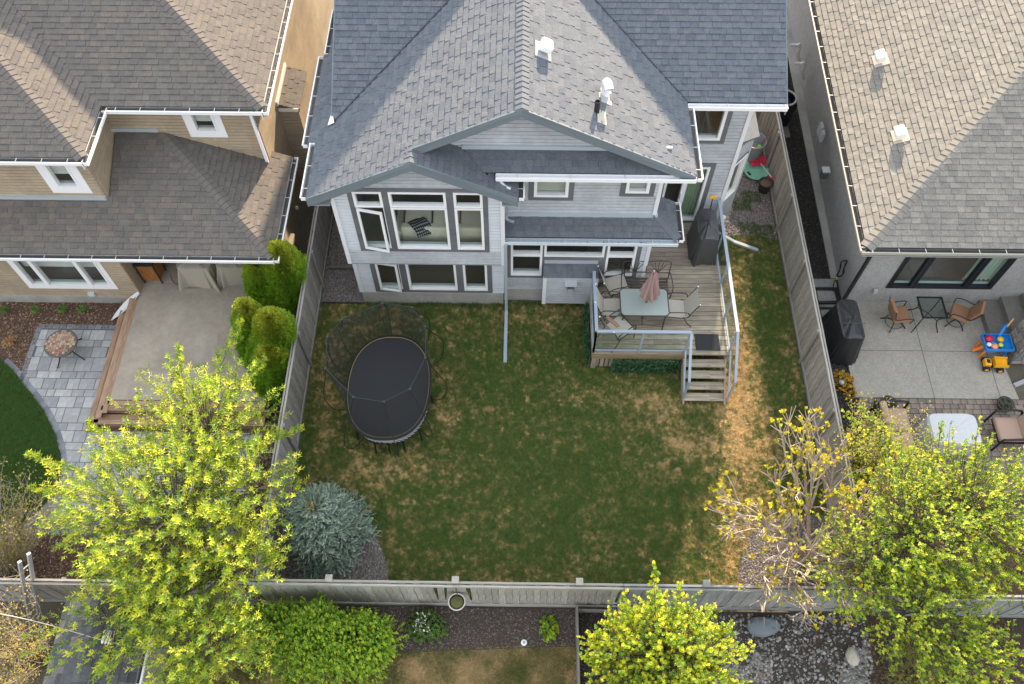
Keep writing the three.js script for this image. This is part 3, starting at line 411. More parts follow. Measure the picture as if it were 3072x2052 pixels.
// ---------- stucco house (right) ----------
{
  const H = thing('stucco_house', 'grey stucco house with light brown shingle roof on the right side', 'house');
  const palR = [[0.3, 0.279, 0.249], [0.322, 0.299, 0.265], [0.278, 0.259, 0.235], [0.344, 0.32, 0.283], [0.26, 0.245, 0.223], [0.31, 0.288, 0.256]];
  const stucco = grit(.40, .395, .395, { bumpScale: .006 }), dark = mat(.012, .014, .022, { roughness: .4 }), P = .42;
  const sk = .0263;
  const R = roof(H, [
    { kind: 'W', O: [7.72, 3.05, -11.56], p: P, skew: sk, w: .12, dw: .1, polys: [[[7.82, -11.66], [8.17, -24.8], [15, -24.8], [13.72, -17.72]]] },
    { kind: 'S', O: [9, 3.05, -11.56], p: P, w: .12, dw: .12, polys: [[[7.82, -11.66], [17, -11.66], [17, -17.7], [13.72, -17.72]]] },
    { kind: 'N', O: [15, 3.05, -24], p: P, bare: true, polys: [[[13.72, -17.72], [20, -17.7], [20, -24], [13.9, -24]]] },
  ], palR, 303);
  const cm = R.mats;
  caps(R.slopes[0], [7.82, 3.09, -11.66], [13.7, 5.57, -17.7], [-1, -P, 0], [0, -P, 1], [cm[2], cm[0], cm[4]], 23, .17, .17);
  const gm = mat(.34, .32, .28, { roughness: .5 });
  gutter(H, [8.15, 3.08, -24.5], [7.8, 3.08, -11.56], [-1, 0, -sk], gm, { dirt: 41, step: .6 }); gutter(H, [7.7, 3.08, -11.64], [17, 3.08, -11.64], [0, 0, 1], gm, { dirt: 42, step: .6 });
  bx(12.4, 2.97, -11.69, 9.2, .18, .04).build('fascia', dark, H);
  { const m = bx(0, 0, 0, .04, .18, 13).build('fascia', dark, H); m.position.set(8.02, 2.97, -18.1); m.rotation.y = -sk; }
  bx(12.4, 2.84, -11.9, 9.2, .03, .6).build('soffit', mat(.3, .3, .3), H);
  const wl = [[9.3, 9.86, .78, 2.2], [9.9, 11.2, .78, 2.2], [11.24, 11.84, .78, 2.2]];
  wall(H, wallS(-12.2), [[8.4, 0], [17, 0], [17, 3.3], [8.4, 3.3]], [holeOf(wl)], stucco, null);
  wall(H, frame([8.4, 0, -12.2], [sk, 0, -1].map(v => -v), [0, 1, 0]), [[0, 0], [-13, 0], [-13, 3.2], [0, 3.2]], [], stucco, null);
  win(H, wallS(-12.2), wl, { frame: dark, trimMat: dark, trim: .05, fw: .05, sillMat: mat(.4, .5, .5) });
  bx(10.6, .5, -13.6, 3.4, .06, 2.6).box(10.6, 1.6, -14.9, 3.4, 2.2, .06).build('room', mat(.22, .2, .18), H);
  { const s = new Soup(); let prev; for (let i = 0; i <= 26; i++) { const x = 11.2 + i * .027, z = -12.42 + .035 * Math.sin(i * 1.5); if (prev) s.quad(V3(prev[0], .8, prev[1]), V3(x, .8, z), V3(x, 2.3, z), V3(prev[0], 2.3, prev[1])); prev = [x, z]; } add('curtain', s.geo(), mat(.42, .52, .46, { side: THREE.DoubleSide }), H); }
  bx(8.37, 1.5, -12.16, .07, 2.7, .07).box(7.95, .12, -12.12, .85, .06, .07, 0, 0, .06).build('downspout', dark, H);
  const pv = (x, z) => { const y = 3.05 + P * (x - 7.72 - sk * (-11.56 - z)); const g = add('roof_vent', new RoundedBoxGeometry(.25, .17, .3, 3, .05).translate(0, .17, 0), white, H); g.position.set(x, y, z); g.rotation.z = .4; add('flange', new THREE.BoxGeometry(.36, .02, .42).translate(0, .02, 0), mat(.42, .38, .33), g); };
  pv(9.1, -17.2); pv(9.03, -14.6);
  // pipes, meters and boxes on the west wall
  const pvc = mat(.62, .62, .6, { roughness: .5 });
  for (const z of [-20.7, -19.9]) { new B().tube([[8.5, .5, z], [8.38, .75, z], [8.36, 1.0, z]], .04, 8, 8).tube([[8.36, 1.0, z], [8.3, 1.15, z + .05], [8.2, 1.12, z + .1]], .05, 8, 8).rod([8.3, 1.0, z - .1], [8.1, 1.0, z - .1], .045).build('vent_pipe', pvc, H); }
  bx(8.33, 1.15, -17.2, .08, .34, .22).box(8.33, 1.15, -16.95, .08, .3, .18).build('meter_box', mat(.42, .45, .47), H); { const m = bx(8.28, .9, -15.8, .16, .26, .16).build('wall_light', mat(.1, .1, .11), H); bx(8.28, 1.05, -15.8, .2, .04, .2).build('lamp_cap', mat(.6, .6, .58), m); }
  bx(9.02, .62, -12.14, .1, .14, .07).build('outlet_box', mat(.4, .4, .4), H);
  rebase(H, 12, 0, -16);
}
// ---------- ground, lawns, beds ----------
const sm = (a, b, x) => { const t = Math.max(0, Math.min(1, (x - a) / (b - a))); return t * t * (3 - 2 * t); };
const gs = (x, z, cx, cz, rx, rz) => Math.exp(-(((x - cx) / rx) ** 2 + ((z - cz) / rz) ** 2));
// how dry the turf is, 0 green .. 1 straw (worn patches as the lawn shows them)
function dryness(x, z) {
  let d = 0.17;
  d += 0.5 * gs(x, z, 5.6, -11.4, .4, 1.9) + .55 * gs(x, z, 5.25, -9.2, .55, 1.3) + .42 * gs(x, z, 5.2, -7.6, .8, .9) + .5 * gs(x, z, 4.9, -5.3, .6, 1.1);
  d += .42 * gs(x, z, 3.2, -9.3, 1.3, .35) + .5 * gs(x, z, 3.9, -8.2, .5, .4) + .3 * gs(x, z, 2.6, -8.6, .7, .3);
  d += .3 * gs(x, z, -1.75, -8.6, .3, .9) + .22 * gs(x, z, -3, -7.4, 1.3, .4) + .22 * gs(x, z, -4.6, -8.5, .35, 3) + .25 * gs(x, z, .6, -11.6, 1.8, .35) + .18 * gs(x, z, -4, -11.2, 1, .6);
  d += .15 * gs(x, z, .3, -4.8, 3, .4) + .2 * gs(x, z, -3.2, -6.9, 1.4, .5);
  d -= .12 * gs(x, z, -.3, -10.2, 1.3, 1.2) + .14 * gs(x, z, 2.2, -6.8, 2.4, 1.6) + .3 * gs(x, z, 6.35, -10.5, .28, 3) + .1 * gs(x, z, -.8, -8, 1, 2);
  const n = fbm(x * 1.6 + 31, z * 1.6 + 7, 4), m = fbm(x * 8 + 3, z * 8 + 90, 3), k = fbm(x * 0.5 + 60, z * .5, 2);
  const w = fbm(x * 24 + 8, z * 24 + 44, 2);
  d += (n - .5) * .65 + (m - .5) * 1.15 + (w - .5) * 1.5 + (k - .5) * .35;
  return Math.max(0, Math.min(1, d));
}
const GREEN = [.056, .104, .015], OLIVE = [.185, .165, .05], STRAW = [.56, .39, .185];
function turf(d, j) { const a = d < .5 ? GREEN : OLIVE, b = d < .5 ? OLIVE : STRAW, t = d < .5 ? d * 2 : d * 2 - 1; return [0, 1, 2].map(i => (a[i] + (b[i] - a[i]) * t) * j); }
const toS = c => c <= .0031308 ? 12.92 * c : 1.055 * Math.pow(c, 1 / 2.4) - .055;
function lawnTex(x0, z0, w, h, fn, n = 1024) { // colour map over a rectangle of ground, uv = metres
  const t = makeTex(n, (u, v) => fn(x0 + u * w, z0 + h - v * h).map(toS), [1 / w, 1 / h]); t.wrapS = t.wrapT = THREE.ClampToEdgeWrapping; t.offset.set(-x0 / w, (z0 + h) / h); return t;
}
struct('ground', sheet([[-70, -70], [70, -70], [70, 60], [-70, 60]], -0.012), grit(.13, .115, .085, { map: texStain }));
const soilDark = grit(.030, .026, .023, { bumpScale: .02 }), mulchM = grit(.115, .068, .045, { bumpScale: .02 }), soilBr = grit(.085, .066, .056, { bumpScale: .02 }), gravM = grit(.17, .15, .145, { bumpScale: .02 });
const rr = rng(77);
// main lawn
const lawnPoly = [[-5.1, -11.98], [-4.0, -11.98], [-4.0, -12.02], [-.37, -12.02], [-.37, -12.1], [3, -12.1], [5.1, -14.2], [5.5, -14.3], [6.4, -14.35], [7.0, -14.2], [7.0, -6.5], [5.9, -6.45], [5.2, -6.0], [4.85, -5.2], [4.75, -4.42], [-2.72, -4.42], [-2.76, -5.1], [-3.05, -5.8], [-3.6, -6.4], [-4.5, -6.85], [-5.1, -6.95]];
const lt = lawnTex(-5.2, -14.5, 12.3, 10.2, (x, z) => { const j = .62 + .5 * N3(x * 23, z * 23); return turf(dryness(x, z), j); });
struct('lawn', sheet(lawnPoly, 0.0), new THREE.MeshStandardMaterial({ map: lt, roughness: 1 }));
// blade tufts
const tuftGeo = (() => { const s = new Soup(), r = rng(4); for (let i = 0; i < 6; i++) { const a = r() * 6.28, l = .032 + r() * .03, h = .012 + r() * .022, w = .0035; const dx = Math.cos(a), dz = Math.sin(a), ox = (r() - .5) * .03, oz = (r() - .5) * .03; s.tri(V3(ox - dz * w, 0, oz + dx * w), V3(ox + dz * w, 0, oz - dx * w), V3(ox + dx * l, h, oz + dz * l), [0, 0], [1, 0], [.5, 1]); } return s.geo(); })();
const tuftMat = mat(1, 1, 1, { roughness: .9, side: THREE.DoubleSide });
function grassStuff(name, label, poly, count, y, fn, sc = 1) {
  const xs = poly.map(p => p[0]), zs = poly.map(p => p[1]), x0 = Math.min(...xs), x1 = Math.max(...xs), z0 = Math.min(...zs), z1 = Math.max(...zs), L = [];
  for (let i = 0; i < count; i++) { const x = x0 + rr() * (x1 - x0), z = z0 + rr() * (z1 - z0); if (!inPoly(x, z, poly)) continue; const c = fn(x, z), s = (.7 + rr() * .8) * sc; L.push({ p: V3(x, y, z), q: qEul(0, rr() * 6.28, 0), s: V3(s, s * (.9 + rr() * 1.5), s), c: lin(...c) }); }
  return tag(scatter(name, tuftGeo, tuftMat, L), label, 'grass');
}
grassStuff('lawn_grass', 'patchy green and straw coloured lawn grass between the fences', lawnPoly, 235000, 0.001, (x, z) => { const d = dryness(x, z) + (rr() - .5) * .3; return turf(Math.max(0, Math.min(1, d)), .75 + rr() * .6); });
for (let i = 0, L = []; i < 1; i++) { for (let k = 0; k < 260; k++) { const x = -3.95 + rr() * 4.6, z = -12.0 + rr() * .09 - (x > -.3 ? .08 : 0); L.push({ p: V3(x, 0, z), q: qEul(0, rr() * 6.28, 0), s: V3(1.4, 3 + rr() * 4, 1.4), c: lin(.06, .1, .03) }); } tag(scatter('wall_grass', tuftGeo, tuftMat, L), 'uncut grass along the foundation of the grey house', 'grass'); }
// gravel
const pebble = (() => { const g = new THREE.IcosahedronGeometry(1, 0); const p = g.attributes.position, r = rng(9); const seen = {}; for (let i = 0; i < p.count; i++) { const k = [p.getX(i), p.getY(i), p.getZ(i)].map(v => v.toFixed(2)).join(); const f = seen[k] ??= .75 + r() * .4; p.setXYZ(i, p.getX(i) * f, p.getY(i) * f * .7, p.getZ(i) * f); } g.computeVertexNormals(); return g; })();
const stoneMat = mat(1, 1, 1, { roughness: .85, map: texGrit });
function gravel(name, label, poly, count, smin, smax, cols, y = 0) {
  const xs = poly.map(p => p[0]), zs = poly.map(p => p[1]), x0 = Math.min(...xs), x1 = Math.max(...xs), z0 = Math.min(...zs), z1 = Math.max(...zs), L = [];
  for (let i = 0; i < count; i++) { const x = x0 + rr() * (x1 - x0), z = z0 + rr() * (z1 - z0); if (!inPoly(x, z, poly)) continue; const s = smin + (smax - smin) * rr() * rr(), c = cols[Math.floor(rr() * cols.length)], j = .7 + rr() * .6; L.push({ p: V3(x, y + s * .25, z), q: qEul(rr() * 6, rr() * 6, rr() * 6), s: V3(s * (.8 + rr() * .5), s * .8, s), c: lin(c[0] * j, c[1] * j, c[2] * j) }); }
  return tag(scatter(name, pebble, stoneMat, L), label, 'gravel');
}
const pink = [[.30, .25, .235], [.22, .2, .2], [.36, .32, .29], [.16, .14, .14], [.27, .22, .2]];
const gL = [[-5.12, -20], [-4.0, -20], [-4.0, -12.02], [-5.12, -12.02]], gR = [[5.1, -14.2], [5.5, -14.32], [6.4, -14.37], [7.02, -14.22], [7.02, -21], [5.1, -21]], gS = [[-5.1, -6.93], [-4.5, -6.83], [-3.6, -6.38], [-3.05, -5.78], [-2.76, -5.08], [-2.72, -4.42], [-5.1, -4.42]], gB = [[7.0, -6.48], [5.9, -6.43], [5.2, -5.98], [4.87, -5.2], [4.77, -4.42], [7.0, -4.42]];
for (const [p, n, l, c] of [[gL, 'gravel_bed', 'grey gravel strip between the left fence and the grey house', 16000], [gR, 'gravel_bed', 'pinkish gravel strip between the grey house and the right fence', 20000], [gS, 'gravel_bed', 'gravel bed under the blue spruce', 9000], [gB, 'gravel_bed', 'gravel bed under the sparse branched tree', 9000]]) { struct(n, sheet(p, 0.003), gravM); gravel('gravel', l, p, c, .014, .034, pink); }
// weeds in the right gravel
{ const L = []; for (let k = 0; k < 500; k++) { const a = [[6.2, -15.4], [6.5, -15.7], [6.25, -14.6], [6.7, -14.5]][k % 4]; L.push({ p: V3(a[0] + (rr() - .5) * .5, .02, a[1] + (rr() - .5) * .4), q: qEul(0, rr() * 6, 0), s: V3(1.3, 2, 1.3), c: lin(.07, .1, .03) }); } tag(scatter('gravel_weeds', tuftGeo, tuftMat, L), 'green weeds growing in the gravel by the right fence', 'weeds'); }
// left garden
const mulchL = [[-16, -11.9], [-9.9, -11.9], [-10.05, -11.2], [-12.3, -11.2], [-12.3, -9.5], [-13, -10.3], [-16, -12]];
struct('mulch_bed', sheet([[-17, -12], [-5.2, -12], [-5.2, -4.4], [-17, -4.4]], 0.0), mulchM);
const chip = new THREE.BoxGeometry(1, .25, .35);
const chipMat = mat(1, 1, 1, { roughness: .95 });
function chips(name, label, poly, count, cols, smin = .02, smax = .06) { const xs = poly.map(p => p[0]), zs = poly.map(p => p[1]), x0 = Math.min(...xs), x1 = Math.max(...xs), z0 = Math.min(...zs), z1 = Math.max(...zs), L = []; for (let i = 0; i < count; i++) { const x = x0 + rr() * (x1 - x0), z = z0 + rr() * (z1 - z0); if (!inPoly(x, z, poly)) continue; const c = cols[Math.floor(rr() * cols.length)], j = .6 + rr() * .8, s = smin + rr() * (smax - smin); L.push({ p: V3(x, .008 + rr() * .012, z), q: qEul((rr() - .5) * .8, rr() * 6.28, (rr() - .5) * .8), s: V3(s, s * .6, s), c: lin(c[0] * j, c[1] * j, c[2] * j) }); } return tag(scatter(name, chip, chipMat, L), label, 'mulch'); }
const brown = [[.16, .09, .06], [.11, .06, .04], [.22, .14, .09], [.08, .05, .035], [.28, .2, .14]], black = [[.03, .027, .025], [.02, .018, .017], [.05, .045, .04], [.1, .085, .07]];
chips('wood_mulch', 'brown bark mulch beside the tan house wall', [[-14.5, -11.95], [-9.7, -11.95], [-10, -11.15], [-12.2, -11.15], [-12.1, -9.3], [-14.5, -10.8]], 9000, brown);
chips('wood_mulch', 'brown bark mulch behind the left back fence', [[-12.5, -5.9], [-5.3, -5.9], [-5.3, -4.35], [-12.5, -4.35]], 10000, brown);
chips('wood_mulch', 'dark mulch under the two green cedars', [[-6.05, -12], [-5.25, -12], [-5.25, -5.5], [-6.05, -5.5]], 5000, [...black, ...brown]);
// south gardens
struct('garden_bed', sheet([[-6.4, -4.32], [1.28, -4.32], [1.28, -3.55], [.2, -3.5], [-1.6, -3.4], [-2.7, -3.35], [-6.4, -3.4]], 0.004), soilBr);
chips('soil_litter', 'dark soil and litter in the bed below the back fence', [[-4, -4.3], [1.26, -4.3], [1.26, -3.5], [-4, -3.4]], 7000, [[.09, .06, .05], [.06, .045, .04], [.13, .1, .085], [.2, .16, .13]], .012, .045);
const yardPoly = [[-6.6, -3.42], [-2.7, -3.37], [-1.6, -3.42], [.2, -3.52], [1.26, -3.57], [1.26, 3], [-6.6, 3]];
const dryS = (x, z) => Math.max(.25, Math.min(1, .62 + (fbm(x * 2, z * 2 + 40, 4) - .5) * 1.2));
struct('lawn', sheet(yardPoly, -0.002), new THREE.MeshStandardMaterial({ map: lawnTex(-6.7, -3.6, 8, 3, (x, z) => turf(dryS(x, z), .42 + .35 * N3(x * 23, z * 23)), 512), roughness: 1 }));
grassStuff('lawn_grass', 'brownish lawn grass at the bottom of the picture below the garden bed', yardPoly.map(p => [p[0], Math.min(p[1], -1.9)]), 26000, 0, (x, z) => turf(Math.max(.2, Math.min(1, dryS(x, z) + (rr() - .5) * .3)), .55 + rr() * .4));
{ const pts = [[-3, .02, -3.36], [-2.66, .02, -3.35], [-1.6, .02, -3.41], [.2, .02, -3.5], [1.26, .02, -3.55]]; tag(new B().tube(pts, .012, 40, 6).build('garden_edging', mat(.05, .045, .04), scene), 'thin dark edging strip between brown lawn and garden bed', 'edging'); }
struct('garden_bed', sheet([[1.35, -4.3], [2.05, -4.3], [2.05, 3], [1.35, 3]], 0.06), soilDark);
chips('soil_litter', 'dark litter in the narrow bed beside the wooden divider', [[1.35, -4.3], [2.05, -4.3], [2.05, -1.9], [1.35, -1.9]], 2600, [[.07, .05, .04], [.045, .035, .03], [.12, .09, .07]], .012, .04).position.y = .06;
const rockPoly = [[2.2, -4.3], [7.3, -4.3], [7.3, 3], [2.2, 3]];
struct('rock_garden', sheet(rockPoly, 0.002), grit(.062, .05, .043, { bumpScale: .02 }));
struct('garden_bed', sheet([[7.3, -4.25], [14, -4.25], [14, 3], [7.3, 3]], 0.004), grit(.06, .042, .03, { bumpScale: .02 }));
chips('leaf_litter', 'brown leaf litter in the bottom right garden corner', [[7.3, -4.2], [10.5, -4.2], [10.5, -1.9], [7.3, -1.9]], 8000, [[.1, .06, .035], [.06, .04, .03], [.15, .1, .06]], .015, .06);
{ // river stones: fewer on the bare soil patches
  const L = [], cols = [[.23, .225, .22], [.30, .295, .285], [.165, .16, .155], [.39, .375, .355], [.12, .11, .1], [.25, .205, .175]];
  for (let i = 0; i < 26000; i++) { const x = 2.3 + rr() * 5.1, z = -4.25 + rr() * 2.5; const bare = fbm(x * 1.3 + 5, z * 1.3 + 2, 3) + .25 * gs(x, z, 6.2, -3.9, .7, .3) + .12 * gs(x, z, 6, -3.1, .9, .5) + .2 * gs(x, z, 4.9, -4.15, .8, .12); if (bare > .51 && rr() > .18) continue; if (gs(x, z, 5.1, -2.55, .55, .35) > .5) continue; const s = .01 + .026 * Math.pow(rr(), 2), c = cols[Math.floor(rr() * 6)], j = .75 + rr() * .5; L.push({ p: V3(x, s * .35, z), q: qEul((rr() - .5) * .6, rr() * 6, (rr() - .5) * .6), s: V3(s * (1 + rr() * .5), s * .75, s), c: lin(c[0] * j, c[1] * j, c[2] * j) }); }
  const rg = new THREE.IcosahedronGeometry(1, 1); tag(scatter('river_stones', rg, stoneMat, L), 'grey river stones spread over the dark soil at bottom right', 'stones');
  grassStuff('lawn_grass', 'small patch of green lawn at the edge of the river stones', [[4.5, -2.6], [4.8, -2.85], [5.3, -2.85], [5.6, -2.5], [5.6, -1.8], [4.4, -1.8]], 5000, .0, () => turf(.25 + rr() * .4, .5 + rr() * .3));
}
// right garden: dark mulch strip, concrete walk, patio, bricks
const mulchR = [[7.13, -22], [8.36, -22], [8.22, -12.95], [7.13, -12.95]];
struct('mulch_strip', sheet([[7.1, -24], [8.42, -24], [8.28, -12.9], [8.22, -4.4], [7.1, -4.4]], 0.002), soilDark);
chips('black_mulch', 'black mulch strip between the right fence and stucco house', mulchR, 9000, black, .015, .05);
chips('black_mulch', 'black mulch beside the right patio and fence', [[7.15, -11], [8.1, -11], [8.1, -6], [7.15, -6]], 3000, [...black, [.16, .13, .11]], .015, .05);
struct('garden_bed', sheet([[8.2, -8.2], [13, -8.2], [13, -4.4], [8.2, -4.4]], 0.001), mulchM);
// ---------- fences ----------
// run of a fence along x or z; face: direction of the side with posts
function fence(name, label, a, b, h, face, m, o = {}) {
  const F = thing(name, label, 'fence', [a[0], 0, a[1]], o.group), r = rng(o.seed || 1);
  const dx = b[0] - a[0], dz = b[1] - a[1], L = Math.hypot(dx, dz), ux = dx / L, uz = dz / L, ry = Math.atan2(-uz, ux);
  const mats = m.map(c => mat(...c, { map: texWood, bumpMap: texWood, bumpScale: .002, roughness: .85 }));
  const pw = o.pw || .142, pg = bx(0, h / 2, 0, pw - .008, h - .06, .02).g[0];
  const put = (g, t, off, y, nm, mt, w = 1) => { const q = add(nm, g, mt, F); q.position.set(ux * t + face[0] * off, y, uz * t + face[1] * off); q.rotation.y = ry; return q; };
  for (let t = pw / 2; t < L; t += pw) { const q = put(pg, t, (Math.round(t / pw) % 2 ? .006 : -.006) + (r() - .5) * .006, .02 + (r() - .5) * .012, 'plank', mats[Math.floor(r() * mats.length)]); q.rotation.y += (r() - .5) * .012; if (o.warp && o.warp.some(w => Math.abs(w - t) < .25)) q.rotation.z = (r() - .5) * .16; }
  for (const off of [.032, -.032]) { put(bx(L / 2, h - .02, 0, L, .075, .038).g[0], 0, off, 0, 'rail', mats[0]); put(bx(L / 2, .09, 0, L, .09, .035).g[0], 0, off, 0, 'rail', mats[0]); }
  if (o.cap !== false) put(bx(L / 2, h + .028, 0, L, .018, .042).g[0], 0, .036, 0, 'cap_rail', mats[mats.length - 1]);
  for (const t of o.posts) { put(bx(0, (h + (o.over || .02)) / 2, 0, o.pt || .09, h + (o.over || .02), .05, 0, 0, 0, .006).g[0], t, .07, 0, 'post', mats[1]); if (o.caps) put(new THREE.ConeGeometry(.1, .05, 4).rotateY(Math.PI / 4).toNonIndexed(), t, .07, h + o.over + .035, 'post_cap', mats[0]); }
  return F;
}
const fR = [[.42, .40, .365], [.39, .37, .34], [.46, .435, .40], [.52, .49, .44]], fW = [[.56, .535, .47], [.51, .485, .425], [.62, .585, .51], [.47, .44, .38]], fG = [[.37, .38, .36], [.33, .34, .32], [.41, .42, .4], [.44, .44, .43]];
fence('side_fence', 'long grey wooden fence between the lawn and the stucco house', [7.08, -21], [7.08, -4.45], 1.52, [-1, 0], fR, { posts: [.2, 2.25, 4.3, 6.5, 8.6, 10.6, 12.65, 14.7], seed: 2 });
fence('side_fence', 'long grey wooden fence between the lawn and the tan house', [-5.18, -20.3], [-5.18, -4.45], 1.55, [1, 0], fR, { posts: [.6, 3, 5.4, 7.8, 10.15, 12.5, 14.9], seed: 3 });
fence('back_fence', 'weathered light grey back fence above the soil bed', [-5.3, -4.38], [2.14, -4.38], 1.58, [0, -1], fW, { posts: [1.62, 4.12, 6.57], over: .1, caps: true, seed: 4, warp: [3.7, 4.2], pt: .11 });
fence('back_fence', 'darker green grey back fence above the river stones', [2.15, -4.38], [8.2, -4.38], 1.58, [0, -1], fG, { posts: [1.62, 4.1], over: .1, caps: true, seed: 5, pt: .13 });
fence('back_fence', 'grey back fence at the right edge behind the trees', [8.25, -4.3], [13, -4.3], 1.45, [0, -1], fG, { posts: [2], seed: 6 });
fence('back_fence', 'taupe back fence at bottom left below the mulch', [-13, -4.34], [-5.45, -4.34], 1.5, [0, -1], fR, { posts: [1.5, 4], seed: 7 });
fence('divider_fence', 'short grey fence running down from the back fence beside the narrow bed', [2.16, -4.3], [2.16, -1.0], 1.3, [1, 0], fW, { posts: [2.2], seed: 8 });
{ const g = thing('bed_border', 'low wooden border boards around the narrow soil bed', 'border', [1.3, 0, -4.25]); const m = mat(.3, .27, .24, { map: texWood }); bx(0, .2, 1.6, .045, .4, 3.3).build('board', m, g); bx(.39, .2, .02, .74, .14, .05).build('board', m, g); bx(.76, .2, 1.6, .04, .3, 3.2).build('board', m, g); }
bx(-4.53, .06, -13.1, 1.0, .1, .1).build('landscape_timber', mat(.2, .19, .17, { map: texWood }), scene); tag(scene.children.at(-1), 'grey landscape timber across the gravel strip left of the grey house', 'timber');
bx(-4.53, .03, -11.99, 1.1, .06, .03).build('lawn_edging', mat(.025, .022, .02), scene); tag(scene.children.at(-1), 'dark edging board between gravel strip and lawn at the grey house', 'edging');

// ---------- wooden deck with glass rail ----------
{
  const D = thing('wood_deck', 'weathered wooden deck with stairs behind the grey house', 'deck', [3.4, 0, -12]); const r = rng(31);
  const wm = [[.52, .44, .345], [.46, .39, .305], [.57, .49, .39], [.41, .345, .27]].map(c => mat(...c, { map: texWood, bumpMap: texWood, bumpScale: .003, roughness: .9 }));
  const W = (b, n, m, p = D) => { const q = b.build(n, m, p); if (p === D) q.position.set(-3.4, 0, 12); return q; };
  for (let z = -10.2, i = 0; z > -14.16; z -= .1385, i++) { const x0 = z > -12.16 ? 1.78 : 3.14, x1 = 5.12, cut = r() < .5 ? x0 + (x1 - x0) * (.35 + r() * .3) : 0; const seg = cut && x1 - x0 > 2.5 ? [[x0, cut - .003], [cut + .003, x1]] : [[x0, x1]]; for (const [a, b] of seg) W(bx((a + b) / 2, .78, z, b - a, .036, .127, 0, 0, 0, .006), 'deck_board', wm[Math.floor(r() * 4)]); }
  W(bx(2.9, .66, -10.15, 2.22, .2, .04), 'rim_joist', mat(.36, .28, .15, { map: texWood })); W(bx(1.8, .66, -11.1, .04, .2, 1.9), 'rim_joist', wm[1]); W(bx(5.1, .66, -12.2, .04, .2, 4), 'rim_joist', wm[1]);
  for (const [x, z] of [[1.86, -11.75], [1.86, -10.22], [3.5, -10.25], [5.05, -10.25], [5.05, -12.2]]) W(bx(x, .3, z, .12, .62, .12), 'post', wm[1]);
  // open skirt boards behind the ivy, and stairs
  for (let x = 1.95; x < 3.95; x += .115) W(bx(x, .3, -10.22, .09, .54, .02), 'skirt_slat', wm[Math.floor(r() * 4)]); for (let z = -11.65; z < -10.3; z += .115) W(bx(1.86, .3, z, .02, .54, .09), 'skirt_slat', wm[Math.floor(r() * 4)]); for (let z = -14; z < -10.3; z += .115) W(bx(5.04, .3, z, .02, .54, .09), 'skirt_slat', wm[Math.floor(r() * 4)]);
  for (let i = 0; i < 4; i++) { const y = .64 - i * .16, z = -10.0 + i * .222; for (const k of [0, 1]) W(bx(4.5, y - .018, z - .055 + k * .108, .98, .036, .102, 0, 0, 0, .006), 'tread', wm[Math.floor(r() * 4)]); }
  for (const x of [4.0, 4.99]) W(new B().bar([x, .6, -10.15], [x, .0, -9.22], .04, .26), 'stringer', wm[1]);
}
{
  const R = thing('glass_railing', 'pale grey metal railing with glass panels around the wooden deck', 'railing', [3.4, .8, -12]); const al = mat(.28, .33, .40, { roughness: .4 });
  const gl = new THREE.MeshPhysicalMaterial({ color: lin(.9, .95, .93), roughness: .03, transmission: 1, thickness: 0, ior: 1.5 });
  const W = (b, n, m) => { const q = b.build(n, m, R); q.position.set(-3.4, -.8, 12); return q; }; const y0 = .8, y1 = 1.75;
  const run = (a, b, n) => { // posts along a-b, glass between
    const dx = (b[0] - a[0]) / n, dz = (b[1] - a[1]) / n, L = Math.hypot(dx, dz), ry = Math.atan2(-dz, dx);
    for (let i = 0; i <= n; i++) W(bx(a[0] + dx * i, (y0 + y1) / 2, a[1] + dz * i, .045, y1 - y0, .045), 'post', al);
    W(new B().bar([a[0], y1, a[1]], [b[0], y1, b[1]], .075, .04), 'top_rail', al); W(new B().bar([a[0], y0 + .09, a[1]], [b[0], y0 + .09, b[1]], .035, .03), 'bottom_rail', al);
    for (let i = 0; i < n; i++) { const q = W(bx(0, 0, 0, L - .07, y1 - y0 - .16, .006), 'glass_panel', gl); q.rotation.y = ry; q.position.add(V3(a[0] + dx * (i + .5), (y0 + y1) / 2 + .04, a[1] + dz * (i + .5))); }
  };
  run([1.81, -11.86], [1.81, -10.18], 1); run([1.81, -10.18], [3.99, -10.18], 2); run([5.06, -14.1], [5.06, -10.2], 4);
  for (const x of [3.99, 5.06]) { W(new B().bar([x, y1, -10.2], [x, 1.02, -9.3], .06, .04), 'stair_rail', al); W(new B().bar([x, .98, -10.15], [x, .28, -9.3], .035, .03), 'stair_rail', al); W(bx(x, .55, -9.28, .045, .95, .045), 'post', al); const s = new Soup(); s.quad(V3(x, 1.02, -10.13), V3(x, .32, -9.33), V3(x, .95, -9.33), V3(x, 1.66, -10.13)); const q = add('glass_panel', s.geo(), gl, R); q.position.set(-3.4, -.8, 12); }
}
tag(bx(4.57, .81, -10.48, .58, .02, .46, 0, 0, 0, .008).build('door_mat', mat(.035, .037, .042, { map: texCloth, roughness: 1 }), scene), 'dark grey mat at the top of the deck stairs', 'mat');

